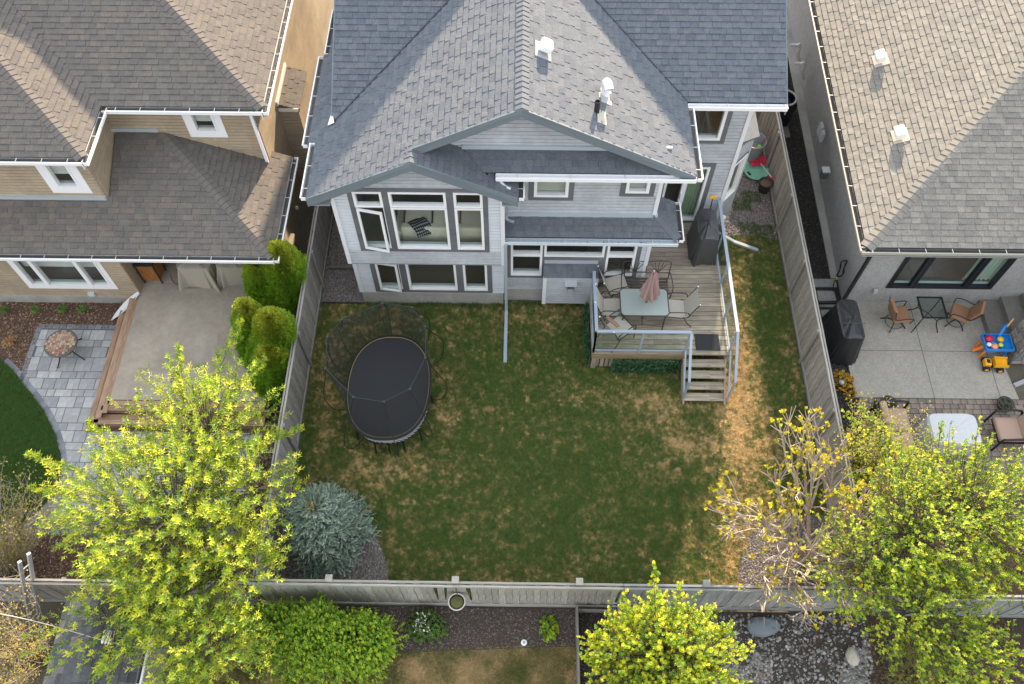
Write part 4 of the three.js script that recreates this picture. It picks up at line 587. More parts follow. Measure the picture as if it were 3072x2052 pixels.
// ---------- left deck, pavers ----------
{
  const D = thing('tan_deck', 'tan deck with brown wooden step edges behind the tan house', 'deck', [-7.8, 0, -10.5]); const W = (b, n, m) => { const q = b.build(n, m, D); q.position.set(7.8, 0, 10.5); return q; };
  const vin = grit(.40, .345, .285, { map: texStain, bumpScale: .001 }), br = [[.42, .26, .165], [.48, .31, .2], [.37, .235, .15]].map(c => mat(...c, { map: texWood, roughness: .75 }));
  W(bx(-7.82, .44, -10.43, 3.66, .06, 3.04), 'deck_surface', vin); W(bx(-7.82, .44, -12.92, 3.66, .06, 1.94), 'deck_surface', vin); W(bx(-7.82, .2, -11.4, 3.6, .4, 4.9), 'skirt', br[2]);
  for (const [k, y, o] of [[0, .42, .075], [1, .40, .2], [2, .2, .33], [3, .2, .46]]) { W(bx(-9.65 - o + .01, y, -10.3 + o / 2, .125, .04, 3.3 + o, 0, 0, 0, .006), 'step_board', br[k % 3]); W(bx(-7.8 - o / 2, y, -8.9 + o - .01, 3.66 + o, .04, .125, 0, 0, 0, .006), 'step_board', br[(k + 1) % 3]); }
  W(bx(-9.86, .2, -10.2, .04, .4, 3.3), 'riser', br[2]); W(bx(-7.8, .2, -8.7, 3.9, .4, .04), 'riser', br[2]); W(bx(-10.12, .09, -10.1, .04, .19, 3.5), 'riser', br[2]); W(bx(-7.8, .09, -8.42, 4.2, .19, .04), 'riser', br[2]);
}
const curve = (() => { const c = new THREE.CatmullRomCurve3([[-14.2, -10.75], [-12.92, -10.2], [-12.02, -9.42], [-11.25, -8.6], [-10.71, -7.71], [-10.52, -6.95], [-10.75, -6.38], [-11.23, -5.86], [-12.2, -5.5]].map(p => V3(p[0], 0, p[1]))); return c; })();
const curvePts = curve.getSpacedPoints(90).map(p => [p.x, p.z]);
const turfPoly = [...curvePts, [-20, -5.5], [-20, -10.75]];
{
  const m = struct('paver_patio', sheet([[-12.3, -11.25], [-10.05, -11.25], [-10.05, -8.3], [-6.1, -8.3], [-6.1, -5.75], [-11.6, -5.75], [-12.3, -9]], 0.006), grit(.12, .12, .12));
  const r = rng(51), pv = [[.45, .45, .45], [.39, .39, .40], [.5, .5, .495], [.34, .345, .36], [.42, .42, .42]].map(c => mat(...c, { map: texStain, bumpMap: texGritB, bumpScale: .004, roughness: .9 })), bd = [[.21, .225, .25], [.25, .265, .29], [.18, .19, .215]].map(c => mat(...c, { map: texGrit, roughness: .9 }));
  const inside = (x, z) => x > -12.14 && x < (z > -8.38 ? -6.1 : -10.16) && z > -11.12 && z < -5.92 && !inPoly(x + .1, z, turfPoly);
  const rows = [.3, .2, .3, .4, .2]; let i = 0;
  for (let z = -11.1; z < -5.9; i++) { const h = rows[i % 5]; let x = -12.13 - r() * .2; while (x < -6.1) { const w = [.2, .3, .42, .38][Math.floor(r() * 4)], cx = x + w / 2, cz = z + h / 2; if (inside(cx, cz)) { const q = add('paver', bx(0, 0, 0, w - .012, .05, h - .012, 0, 0, 0, .008).g[0], pv[Math.floor(r() * 5)], m); q.position.set(cx, -.012 + (r() - .5) * .005, cz); } x += w; } z += h; }
  const bp = (x, z, ry, w = .18) => { const q = add('border_paver', bx(0, 0, 0, w - .01, .05, .13, 0, 0, 0, .008).g[0], bd[Math.floor(r() * 3)], m); q.position.set(x, -.006, z); q.rotation.y = ry; };
  for (let x = -12.15; x < -10.2; x += .18) bp(x, -11.19, 0); for (let z = -11.1; z < -9.5; z += .18) bp(-12.21, z, Math.PI / 2); for (let x = -11.5; x < -6.2; x += .18) bp(x, -5.84, 0);
  const n = 60, sp = curve.getSpacedPoints(n); for (let k = 12; k < n - 4; k++) { const p = sp[k], t = sp[k + 1].clone().sub(p); for (const o of [.08]) bp(p.x + t.z / t.length() * -o * -1, p.z - t.x / t.length() * o, Math.atan2(-t.z, t.x), .16); }
}
struct('lawn', sheet(turfPoly, 0.03, .04), grit(.035, .075, .01, { roughness: 1 }));
grassStuff('lawn_grass', 'dark green lawn with curved paver edge at the left', turfPoly.filter(p => p[0] > -19).concat([[-14.5, -5.4], [-14.5, -10.8]]), 60000, .03, () => { const j = .8 + rr() * .5; return [.04 * j, .09 * j, .01 * j]; });
// ---------- right patio ----------
{
  const m = struct('patio', sheet([[8.2, -12.2], [14, -12.2], [14, -11.4], [12.05, -10.4], [12.16, -9.43], [8.2, -9.43]], 0.05, .08), grit(.39, .365, .32, { bumpScale: .004 }));
  const jm = mat(.1, .095, .09); for (const [x, z, w, d, ry] of [[10.2, -10.75, 3.9, .014, 0], [10.12, -10.8, .014, 2.75, 0], [11.72, -10.2, .014, 1.55, 0]]) { const q = add('joint', new THREE.BoxGeometry(w, .004, d), jm, m); q.position.set(x, .051, z); q.rotation.y = ry; }
  const bp = struct('brick_patio', sheet([[8.2, -9.43], [12.3, -9.43], [12.3, -6.4], [8.2, -6.4]], 0.004), grit(.06, .055, .05));
  const r = rng(61), bm = [[.27, .215, .18], [.31, .245, .2], [.235, .195, .17], [.29, .24, .205], [.33, .265, .22]].map(c => mat(...c, { map: texStain, bumpMap: texGritB, bumpScale: .003, roughness: .9 }));
  const g = bx(0, 0, 0, .2, .05, .126, 0, 0, 0, .01).g[0], g2 = bx(0, 0, 0, .15, .05, .126, 0, 0, 0, .01).g[0];
  for (let z = -9.36, i = 0; z < -7.05; z += .135, i++) for (let x = 8.3 - (i % 2) * .09; x < 12.2;) { const s = r() < .35, w = s ? .158 : .208; const q = add('brick', s ? g2 : g, bm[Math.floor(r() * 5)], bp); q.position.set(x + w / 2, .0, z); x += w; }
  // walk of slabs along the west wall
  const wk = struct('walkway', sheet([[7.5, -12.95], [8.4, -12.95], [8.4, -11.0], [7.5, -11.0]], 0.005), soilDark); const cm = grit(.3, .29, .275);
  for (const [x, z, w, d] of [[7.8, -12.8, .5, .26], [8.2, -12.8, .3, .26], [8.02, -12.3, .46, .5], [8.02, -11.72, .46, .48], [8.0, -11.2, .46, .4], [7.63, -12.2, .22, .8], [7.63, -11.4, .22, .7]]) { const q = add('slab', bx(0, 0, 0, w, .05, d, 0, 0, 0, .008).g[0], cm, wk); q.position.set(x, .01, z); }
  struct('concrete_walk', sheet([[8.42, -24], [8.7, -24], [8.45, -12.95], [8.24, -12.95]], 0.03, .05), concrete);
  // concrete steps at the right edge
  const st = thing('concrete_steps', 'three exposed aggregate concrete steps below the stucco house window', 'steps', [12.2, .05, -12]); const agg = grit(.21, .205, .185, { bumpScale: .006 });
  for (const [x, y, w] of [[13, .085, 2.4], [13.3, .25, 2.05], [13.6, .42, 1.7]]) bx(x - 12.2 + .05, y, .25 + .0, w, .17, 1.25).build('step', agg, st);
}
{ const g = thing('stone_pillar', 'stone veneer pillar at the right edge beside the toys', 'pillar', [12.55, 0, -10.75]); const r = rng(71), core = bx(0, .9, 0, .62, 1.8, .62).build('core', grit(.2, .19, .18), g); const sm2 = [[.33, .31, .29], [.27, .26, .25], [.38, .35, .3], [.22, .215, .215]].map(c => grit(...c)); for (let y = .05; y < 1.8; y += .13) for (const s of [0, 1, 2, 3]) { let x = -.33; while (x < .3) { const w = Math.min(.33 - x, .12 + r() * .16); const q = add('stone', bx(0, 0, 0, w - .012, .115, .05 + r() * .03, 0, 0, 0, .015).g[0], sm2[Math.floor(r() * 4)], g); const a = s * Math.PI / 2; q.position.set(Math.cos(a) * (x + w / 2) + Math.sin(a) * .32, y + .06, -Math.sin(a) * (x + w / 2) + Math.cos(a) * .32); q.rotation.y = a; x += w; } } bx(0, 1.84, 0, .74, .08, .74).build('cap', concrete, g); }
{ const q = bx(12.5, .05, -9.95, .8, .1, .1, .4).build('bed_border_board', mat(.3, .3, .31), scene); tag(q, 'grey board edging the small bed right of the patio', 'edging'); }
// ---------- trampoline ----------
{
  const T = thing('trampoline', 'black oval trampoline with safety net on the lawn', 'trampoline', [-3.01, 0, -9.16]); const y = .86, rx = .98, rz = 1.37;
  const el = (a, kx, kz, Y) => { const c = Math.cos(a), s = Math.sin(a), n = 2.35; return [Math.sign(c) * Math.pow(Math.abs(c), 2 / n) * rx * kx, Y, Math.sign(s) * Math.pow(Math.abs(s), 2 / n) * rz * kz]; };
  const ring = (kx, kz, Y, n = 72) => Array.from({ length: n }, (_, i) => el(i / n * Math.PI * 2, kx, kz, Y));
  const blk = mat(.018, .018, .022, { map: texCloth, roughness: .75 }), metal = mat(.012, .012, .014, { roughness: .45 });
  const disc = (k, Y, dip) => { const s = new Soup(), n = 72; for (let j = 0; j < 6; j++) for (let i = 0; i < n; i++) { const P = (a, t) => { const e = el(a, k * t, k * t, 0); return V3(e[0], Y - dip * (1 - t * t), e[2]); }; const a = i / n * 6.28319, b = (i + 1) / n * 6.28319, t0 = j / 6, t1 = (j + 1) / 6; s.quad(P(a, t0), P(b, t0), P(b, t1), P(a, t1), null, .1, .1); } const g = s.geo(); g.computeVertexNormals(); return g; };
  const mt = add('mat', disc(.99, y, .03), new THREE.MeshStandardMaterial({ color: lin(.020, .021, .027), map: texCloth, roughness: .7, side: THREE.DoubleSide }), T);
  new B().tube(ring(.96, .96, y + .012), .008, 144, 5, true).build('edge_stitching', mat(.34, .27, .1), mt);
  new B().tube(ring(1.0, 1.0, y - .005), .02, 144, 6, true).build('mat_rim', blk, T);
  new B().tube(ring(.93, .92, .44), .03, 144, 8, true).build('frame', metal, T);
  const wr = mat(.6, .6, .64, { roughness: .4 }); const N = 64; for (let i = 0; i < N; i++) { const a = i / N * 6.28319; new B().rod(el(a, .94, .93, .46), el(a + .3, 1.0, 1.0, y - .02), .009, .009, 5).build('spring_rod', Math.sin(a) > -.15 || Math.cos(a) > .5 ? wr : metal, T); }
  for (const [x, z] of [[-.28, 1.34], [.05, 1.35], [.4, 1.3], [.78, 1.0], [-.75, 1.0], [-.4, -1.3], [.4, -1.3], [-.98, 0], [.98, 0], [.75, -1], [-.75, -1]]) new B().rod([x, 0, z], [x * .95, .44, z * .95], .022).build('leg', metal, T);
  const tops = [[-1.2, -.4], [-.92, -.86], [-.06, -1.3], [.62, -1.19], [.95, -.7], [1.0, .1], [.72, .87], [.19, 1.18], [-.46, 1.08], [-1.14, .4]], ty = 2.4;
  const netM = new THREE.MeshStandardMaterial({ color: lin(.02, .022, .022), roughness: .9, transparent: true, opacity: .5, side: THREE.DoubleSide, depthWrite: false });
  const s = new Soup(); tops.forEach((t, i) => { const u = tops[(i + 1) % 10]; const A = Math.atan2(t[1] / rz, t[0] / rx), Bq = Math.atan2(u[1] / rz, u[0] / rx); let d = Bq - A; while (d < -Math.PI) d += 2 * Math.PI; while (d > Math.PI) d -= 2 * Math.PI; const n = 4; for (let k = 0; k < n; k++) { const e0 = el(A + d * k / n, .97, .97, y), e1 = el(A + d * (k + 1) / n, .97, .97, y), m = (q) => V3(t[0] + (u[0] - t[0]) * q, ty, t[1] + (u[1] - t[1]) * q); s.quad(V3(...e0), V3(...e1), m((k + 1) / n), m(k / n)); } }); add('safety_net', s.geo(), netM, T);
  tops.reduce((b, t, i) => { const u = tops[(i + 1) % 10]; return b.rod([t[0], ty, t[1]], [u[0], ty, u[1]], .012, .012, 6); }, new B()).build('net_top_band', mat(.025, .027, .03), T);
  for (const t of tops) { const A = Math.atan2(t[1] / rz, t[0] / rx), e = el(A, .95, .94, .42), f = el(A, 1.42, 1.34, 1.15), g = el(A, 1.3, 1.25, 1.9); new B().tube([e, [(e[0] + f[0]) / 2 + (f[0] - e[0]) * .25, .62, (e[2] + f[2]) / 2 + (f[2] - e[2]) * .25], [(f[0] + t[0]) / 2 + (f[0] - t[0]) * .5, 1.3, (f[2] + t[1]) / 2 + (f[2] - t[1]) * .5], [t[0] + (f[0] - t[0]) * .35, 2.0, t[1] + (f[2] - t[1]) * .35], [t[0], ty, t[1]]], .011, 30, 6).build('net_pole', metal, T); bx(t[0], ty, t[1], .05, .05, .05, 0, 0, 0, .01).build('pole_tip', mat(.05, .05, .055), T); }
}
// ---------- deck furniture ----------
const bronze = mat(.075, .062, .056, { roughness: .5, metalness: .3 }), sling = mat(.52, .49, .43, { map: texCloth, roughness: .9, side: THREE.DoubleSide });
const curvedSheet = (pts, w, th = .012) => { const s = new Soup(); for (let i = 0; i + 1 < pts.length; i++) { const [y0, z0] = pts[i], [y1, z1] = pts[i + 1], n = 4; for (let k = 0; k < n; k++) { const x0 = -w / 2 + w * k / n, x1 = x0 + w / n, sg = x => -.02 * (1 - (2 * x / w) ** 2); s.quad(V3(x0, y0 + sg(x0), z0), V3(x1, y0 + sg(x1), z0), V3(x1, y1 + sg(x1), z1), V3(x0, y1 + sg(x0), z1), null, w / n, .1); } } return s.geo(); };
function slingChair(label, x, z, turn, group) { // faces +z
  const c = thing('sling_chair', label, 'chair', [x, .8, z], group); c.rotation.y = turn;
  add('seat', curvedSheet([[.44, .26], [.425, .1], [.40, -.08], [.385, -.2]], .5), sling, c); add('backrest', curvedSheet([[.40, -.21], [.52, -.27], [.75, -.36], [.95, -.43]], .5), sling, c);
  for (const s of [-1, 1]) { new B().tube([[s * .27, .0, .3], [s * .27, .3, .3], [s * .275, .6, .27], [s * .28, .66, .1], [s * .28, .64, -.2], [s * .275, .5, -.28]], .014, 40, 7).build('armrest', bronze, c); new B().tube([[s * .26, .44, .28], [s * .26, .39, -.2], [s * .26, .62, -.31], [s * .26, .97, -.44]], .013, 30, 7).build('side_rail', bronze, c); new B().tube([[s * .26, .42, -.15], [s * .27, .2, -.25], [s * .27, .0, -.4]], .013, 14, 7).build('leg', bronze, c); new B().ball(s * .26, .975, -.44, .02, .02, .02, 8).build('end_cap', mat(.7, .7, .68), c); }
  new B().rod([-.26, .435, .27], [.26, .435, .27], .013).build('front_bar', bronze, c); return c;
}
slingChair('cream sling chair at the table corner nearest the house wall window', 2.4, -11.86, Math.PI / 2 + .25); slingChair('cream sling chair at the middle of the table side nearest the left railing', 2.26, -11.2, Math.PI / 2 - .05); slingChair('cream sling chair turned outward beside the front railing with a brown towel', 2.4, -10.62, Math.PI / 2 + .65); slingChair('cream sling chair on the open deck side of the table', 3.82, -11.18, -Math.PI / 2);
{ const b = new RoundedBoxGeometry(.42, .05, .1, 2, .02); const m = add('towel', b, mat(.3, .19, .12, { map: texCloth, roughness: 1 })); m.position.set(2.2, 1.66, -10.5); m.rotation.set(-.3, Math.PI / 2 + .65, 0); tag(m, 'folded brown towel on the back of the outward turned chair', 'towel'); }
{ const t = thing('patio_table', 'glass topped patio table with bronze frame on the wooden deck', 'table', [3.0, .8, -11.15]);
  const sh = new THREE.Shape(); const w = .57, d = .385, r = .13; sh.moveTo(-w + r, -d); sh.lineTo(w - r, -d); sh.quadraticCurveTo(w, -d, w, -d + r); sh.lineTo(w, d - r); sh.quadraticCurveTo(w, d, w - r, d); sh.lineTo(-w + r, d); sh.quadraticCurveTo(-w, d, -w, d - r); sh.lineTo(-w, -d + r); sh.quadraticCurveTo(-w, -d, -w + r, -d);
  const g = new THREE.ExtrudeGeometry(sh, { depth: .008, bevelEnabled: false, curveSegments: 6 }); g.rotateX(-Math.PI / 2); g.translate(0, .715, 0); add('glass_top', g, mat(.27, .315, .30, { roughness: .3 }), t);
  const p = sh.getPoints(6).map(q => [q.x, .715, -q.y]); p.pop(); new B().tube(p, .016, 120, 6, true).build('frame', bronze, t);
  for (const [sx, sz] of [[1, 1], [1, -1], [-1, 1], [-1, -1]]) new B().tube([[sx * .5, .71, sz * .32], [sx * .5, .35, sz * .32], [sx * .5, 0, sz * .34]], .017, 12, 7).build('leg', bronze, t);
  for (const sz of [1, -1]) new B().tube([[-.5, .15, sz * .33], [0, .22, sz * .33], [.5, .15, sz * .33]], .01, 16, 6).build('stretcher', bronze, t); new B().rod([0, .2, -.33], [0, .2, .33], .01).build('stretcher', bronze, t); }
{ const u = thing('closed_umbrella', 'folded dusty pink patio umbrella standing through the glass table', 'umbrella', [3.05, .8, -11.15]); new B().rod([0, 0, 0], [0, 1.95, .02], .019).build('pole', mat(.05, .06, .055), u);
  const s = new Soup(), n = 32, H = 16; const R = (t, a) => { const base = t < .12 ? .02 + t * .35 : t < .75 ? .06 + (t - .12) * .16 : .16 + (t - .75) * .1 - Math.max(0, t - .93) * .9; return base * (1 + .28 * Math.sin(a * 8 + t * 3) + .12 * Math.sin(a * 5 + t * 9)); }; const P = (i, j) => { const a = i / n * 6.28319, t = j / H; return V3(Math.cos(a) * R(t, a) * 1.15 + .02, 1.98 - t * 1.0, Math.sin(a) * R(t, a) + .03 * t); };
  for (let i = 0; i < n; i++) for (let j = 0; j < H; j++) s.quad(P(i, j), P((i + 1) % n, j), P((i + 1) % n, j + 1), P(i, j + 1), null, .05, .06); add('canopy', s.geo(), mat(.36, .235, .225, { map: texCloth, roughness: .95, side: THREE.DoubleSide }), u); new B().ball(0, 2.0, 0, .022, .03, .022, 8).build('finial', mat(.5, .47, .45), u); }
{ const b = thing('metal_bench', 'bronze metal loveseat frame with fan pattern back behind the glass table', 'bench', [3.12, .8, -11.85]);
  for (let i = 0; i < 6; i++) bx(0, .4, -.2 + i * .085, 1.1, .015, .05).build('seat_slat', bronze, b);
  new B().tube([[-.58, .38, -.26], [-.58, .7, -.3], [-.56, .92, -.33], [-.3, .96, -.34], [-.02, .92, -.33]], .014, 30, 6).build('back_frame', bronze, b); new B().tube([[.58, .38, -.26], [.58, .7, -.3], [.56, .92, -.33], [.3, .96, -.34], [.02, .92, -.33]], .014, 30, 6).build('back_frame', bronze, b); new B().rod([-.58, .56, -.28], [.58, .56, -.28], .013).build('back_bar', bronze, b); new B().rod([0, .56, -.28], [0, .92, -.33], .012).build('back_bar', bronze, b);
  for (const c of [-.29, .29]) for (const a of [-.9, -.45, 0, .45, .9]) new B().tube([[c, .57, -.28], [c + Math.sin(a) * .13, .7, -.3], [c + Math.sin(a) * .24, .57 + Math.cos(a * .8) * .36, -.325]], .008, 10, 5).build('fan_bar', bronze, b);
  for (const s of [-1, 1]) { new B().tube([[s * .58, .6, -.28], [s * .62, .62, 0], [s * .62, .6, .24], [s * .6, .3, .26], [s * .58, 0, .28]], .014, 24, 6).build('armrest', bronze, b); new B().rod([s * .58, .4, -.26], [s * .58, 0, -.36], .014).build('leg', bronze, b); } new B().rod([-.58, .4, .25], [.58, .4, .25], .013).build('front_bar', bronze, b); }
// draped covers: rounded block whose skirt hangs in folds
function coverGeo(W, L, H, o = {}) { const s = new Soup(), n = 56, K = 14, r = rng(o.seed || 1), ph = [r() * 6, r() * 6, r() * 6]; const P = (i, j) => { const a = i / n * 6.28319, t = j / K; const top = Math.min(1, t / (o.flat || .25)); const k = t < (o.flat || .25) ? top : 1; const c = Math.cos(a), q = Math.sin(a), e = .32; const ex = Math.sign(c) * Math.pow(Math.abs(c), e), ez = Math.sign(q) * Math.pow(Math.abs(q), e); const fold = t > .3 ? (t - .3) * (o.fold ?? .1) * (Math.sin(a * 5 + ph[0]) + .6 * Math.sin(a * 11 + ph[1]) + .4 * Math.sin(a * 17 + ph[2])) : 0; const grow = (o.grow || .12) * Math.max(0, t - .25); const sh = o.shoulder ? o.shoulder(t, ex, ez) : [1, 1]; const hy = t < (o.flat || .25) ? H - (o.crown ?? .04) * top * top - (o.dome || 0) * ex * ex * top : H * (1 - (t - (o.flat || .25)) / (1 - (o.flat || .25))) * .985 + .005 - (o.dome || 0) * ex * ex * (1 - t); return V3((W / 2 * k * sh[0] + grow * k + fold) * ex, hy + (o.wrinkle || .012) * Math.sin(ex * 9 + ez * 7 + ph[0]) * (t < .9 ? 1 : 0), (L / 2 * k * sh[1] + grow * k + fold) * ez); }; for (let i = 0; i < n; i++) for (let j = 0; j < K; j++) s.quad(P(i, j), P(i, j + 1), P(i + 1, j + 1), P(i + 1, j), null, .08, .08); return s.geo(); }
const coverM = mat(.085, .088, .092, { roughness: .5, map: texStain, side: THREE.DoubleSide });
{ const b = thing('covered_grill', 'dark grey covered barbecue grill on the wooden deck beside the sliding door', 'grill', [4.68, .8, -13.28]); add('cover', coverGeo(.5, .95, 1.12, { seed: 3, fold: .045, grow: .08, dome: .12, wrinkle: .015 }), coverM, b); }
{ const b = thing('covered_grill', 'black covered barbecue grill on the right patio beside the fence', 'grill', [8.06, .05, -11.02]); add('cover', coverGeo(.52, 1.1, 1.12, { seed: 8, fold: .035, grow: .16, dome: .14, wrinkle: .008 }), mat(.035, .037, .042, { roughness: .42, map: texStain, side: THREE.DoubleSide }), b); add('seam', new THREE.BoxGeometry(.56, .012, .016), coverM, b).position.set(0, 1.1, .16); }
{ const b = thing('snow_brush', 'yellow headed brush with black handle standing in the deck corner', 'brush', [4.9, .8, -13.95]); new B().rod([0, 0, 0], [-.06, 1.15, -.05], .014).build('handle', mat(.03, .03, .03), b); bx(-.06, 1.2, -.05, .18, .09, .06, .2, 0, .2, .02).build('head', mat(.75, .4, .01), b); }
// ---------- side yard ----------
{ const b = thing('toy_bin', 'grey round bin full of toys beside the right fence', 'bin', [6.6, 0, -17.1]); new B().lathe([[.0, 0], [.24, 0], [.3, .75], [.33, .78], [.33, .82], [.29, .8], [.26, .5], [0, .5]], 0, 0, 0, 28).build('bin_body', mat(.2, .225, .245, { roughness: .5, side: THREE.DoubleSide }), b); const r = rng(5); for (const [c, x, z] of [[[.7, .12, .03], -.08, .12], [[.75, .25, .05], .08, .15], [[.2, .5, .1], .16, .05], [[.02, .2, .5], -.2, -.05], [[.02, .18, .45], -.15, -.15]]) new B().ball(x, .6, z, .07, .05, .08, 10).build('toy', mat(...c, { roughness: .5 }), b); new B().rod([.15, .5, 0], [.42, 1.1, -.1], .012).build('stick', mat(.35, .06, .03), b); }
{ const b = thing('saucer_sled', 'round mint green plastic sled lying on gravel at the right fence', 'sled', [6.72, .06, -16.6]); const m = new B().lathe([[0, .0], [.28, .02], [.34, .07], [.36, .08], [.36, .095], [.33, .085], [.27, .035], [0, .015]], 0, 0, 0, 32).build('dish', mat(.22, .52, .38, { roughness: .4 }), b); bx(-.2, .045, .1, .06, .02, .14, .5, 0, 0, .01).build('handle_slot', mat(.02, .03, .03), b); b.rotation.x = .05; }
{ const b = thing('snow_shovel', 'red plastic snow shovel lying over the green sled', 'shovel', [6.82, .18, -16.55]); const m = bx(-.02, .05, -.3, .5, .03, .3, .15, .12, 0, .01).build('blade', mat(.55, .02, .06, { roughness: .4 }), b); for (let i = 0; i < 6; i++) bx(-.2 + i * .075, .075, -.3 + i * -.01, .02, .02, .26, .15, .12).build('rib', mat(.62, .05, .09, { roughness: .4 }), m); new B().rod([.03, .05, -.2], [.14, .35, .55], .014).build('shaft', mat(.6, .6, .6), b); new B().tube([[.08, .36, .56], [.1, .42, .66], [.2, .42, .64], [.2, .36, .55]], .016, 14, 6).build('grip', mat(.5, .02, .05), b); }
{ const b = thing('planter_pot', 'brown plant pot with dry soil beside the red shovel', 'pot', [6.86, 0, -15.95]); new B().lathe([[0, 0], [.13, 0], [.18, .34], [.2, .36], [.17, .36], [.15, .3], [0, .3]], 0, 0, 0, 24).build('pot_body', mat(.03, .026, .024, { roughness: .6, side: THREE.DoubleSide }), b); new B().lathe([[.0, .32], [.165, .31]], 0, 0, 0, 20).build('soil', grit(.2, .12, .08), b); }
{ const b = thing('toy_bone', 'small pale stick shaped toy lying on gravel near the sled', 'toy', [6.2, .04, -16.85]); new B().rod([-.15, 0, .02], [.15, 0, -.02], .025).ball(-.17, 0, .02, .05).ball(.17, 0, -.02, .04).build('body', mat(.5, .36, .26), b); }
{ const b = thing('trash_cart', 'black wheeled waste cart with grey rim beside the stucco wall', 'waste cart', [7.62, 0, -18.6]); const m = new B().geo(new THREE.CylinderGeometry(.42, .34, .95, 4, 1, true).rotateY(Math.PI / 4), new THREE.Matrix4().makeTranslation(0, .5, 0)).build('cart_body', mat(.012, .013, .017, { roughness: .45, side: THREE.DoubleSide }), b); const g = new THREE.TorusGeometry(.31, .03, 8, 28).rotateX(Math.PI / 2); add('rim', g, mat(.4, .41, .4), b).position.y = .98; bx(0, .7, 0, .5, .05, .5).build('rubbish', mat(.02, .02, .024), b); bx(0, .8, .32, .14, .08, .01).build('sticker', mat(.5, .5, .5), b); }
tag(bx(7.62, .04, -18.2, .6, .06, .5, 0, 0, 0, .01).build('paving_slab', grit(.22, .21, .2), scene), 'concrete slab in front of the black waste cart', 'slab');
{ const b = thing('meter_cabinet', 'small white box on the angled wall beside the deck corner', 'box', [5.42, .45, -14.42]); bx(0, .12, 0, .18, .24, .1, .8, 0, 0, .01).build('case', white, b); }
// ---------- left garden things ----------
{ const b = thing('fire_table', 'round mosaic topped fire table with curved black legs on the pavers', 'table', [-11.22, .02, -10.4]); new B().lathe([[0, .46], [.38, .46], [.4, .48], [.4, .5], [.38, .515], [0, .515]], 0, 0, 0, 36).build('rim', mat(.1, .085, .07), b); const r = rng(8), cs = [[.38, .2, .13], [.5, .36, .24], [.3, .12, .08], [.48, .42, .34], [.42, .27, .16], [.33, .25, .2]].map(c => mat(...c, { roughness: .5, map: texStain })); for (let i = -6; i < 6; i++) for (let j = -6; j < 6; j++) { const x = (i + .5) * .062, z = (j + .5) * .062; if (Math.hypot(x, z) < .35) { const q = bx(0, 0, 0, .057, .012, .057).build('mosaic_tile', cs[Math.floor(r() * 6)], b); q.position.set(x, .52, z); } } new B().lathe([[0, .2], [.2, .22], [.28, .36], [.3, .46]], 0, 0, 0, 24).build('bowl', mat(.02, .02, .02, { side: THREE.DoubleSide }), b); for (let k = 0; k < 4; k++) { const a = k * Math.PI / 2 + .4; new B().tube([[Math.cos(a) * .26, .44, Math.sin(a) * .26], [Math.cos(a) * .24, .22, Math.sin(a) * .24], [Math.cos(a) * .4, .05, Math.sin(a) * .4], [Math.cos(a) * .47, .01, Math.sin(a) * .47]], .016, 16, 7).build('leg', mat(.02, .02, .024), b); } }
const tarp = mat(.42, .385, .32, { map: texCloth, roughness: .9, side: THREE.DoubleSide });
{ const b = thing('covered_chair', 'beige cloth covered furniture with gathered hem on the tan porch, left one', 'covered chair', [-8.1, .47, -12.55]); add('cover', coverGeo(.85, .8, .85, { seed: 21, fold: .12, grow: .1 }), tarp, b); }
{ const b = thing('covered_chair', 'beige cloth covered furniture on the tan porch nearest the cedar', 'covered chair', [-7.2, .47, -12.6]); add('cover', coverGeo(.75, .75, .8, { seed: 22, fold: .12, grow: .1 }), tarp, b); }
{ const b = thing('porch_cabinet', 'orange wooden cabinet with black frame on the tan porch', 'cabinet', [-9.36, .47, -12.45]); bx(0, .42, 0, .44, .62, .4, 0, 0, 0, .01).build('body', mat(.42, .16, .03, { map: texWood }), b); for (const [x, z] of [[-.22, -.2], [.22, -.2], [-.22, .2], [.22, .2]]) bx(x, .4, z, .03, .8, .03).build('leg', mat(.02, .02, .02), b); bx(0, .76, 0, .5, .03, .46).build('top', mat(.03, .03, .03), b); }
new B().tube([[-9.0, .48, -12.5], [-8.85, .48, -12.25], [-8.5, .48, -12.1], [-8.0, .48, -12.12]], .012, 24, 6).build('power_cord', mat(.2, .18, .16), scene); tag(scene.children.at(-1), 'thin cord curving over the tan porch floor', 'cord');
{ const b = thing('splash_tray', 'pale grey folded sheet leaning from the tan deck down to the mulch', 'sheet', [-10, .2, -11.6]); const s = new Soup(), P = (t, w) => V3(.36 - .75 * t, .32 - .48 * t + Math.abs(w) * .04, -.3 + .55 * t + w * .1); const d = V3(.6, 0, .8); for (let i = 0; i < 8; i++) for (const w of [-1, 0]) { const q = (t, v) => V3(.36 - .75 * t, .30 - .46 * t + Math.abs(v) * .05, -.3 + .55 * t).addScaledVector(d, v * .11 * Math.sin(Math.PI * (.15 + .8 * t))); s.quad(q(i / 8, w), q(i / 8, w + 1), q((i + 1) / 8, w + 1), q((i + 1) / 8, w), null, .1, .1); } add('sheet', s.geo(), mat(.55, .56, .57, { side: THREE.DoubleSide, roughness: .6 }), b); }
{ const b = thing('garden_pot', 'small empty grey green pot beside the tan house foundation', 'pot', [-10.1, 0, -11.78]); new B().lathe([[0, 0], [.1, 0], [.13, .2], [.12, .2], [.1, .05], [0, .05]], 0, 0, 0, 20).build('pot_body', mat(.2, .22, .18, { side: THREE.DoubleSide }), b); }
{ const b = thing('wire_frame', 'thin white wire plant frame beside the left fence', 'wire frame', [-5.62, 0, -7.65]); new B().tube([[-.3, 0, 0], [-.3, .35, 0], [.3, .35, 0], [.3, 0, 0]], .008, 20, 5).build('wire', white, b); }
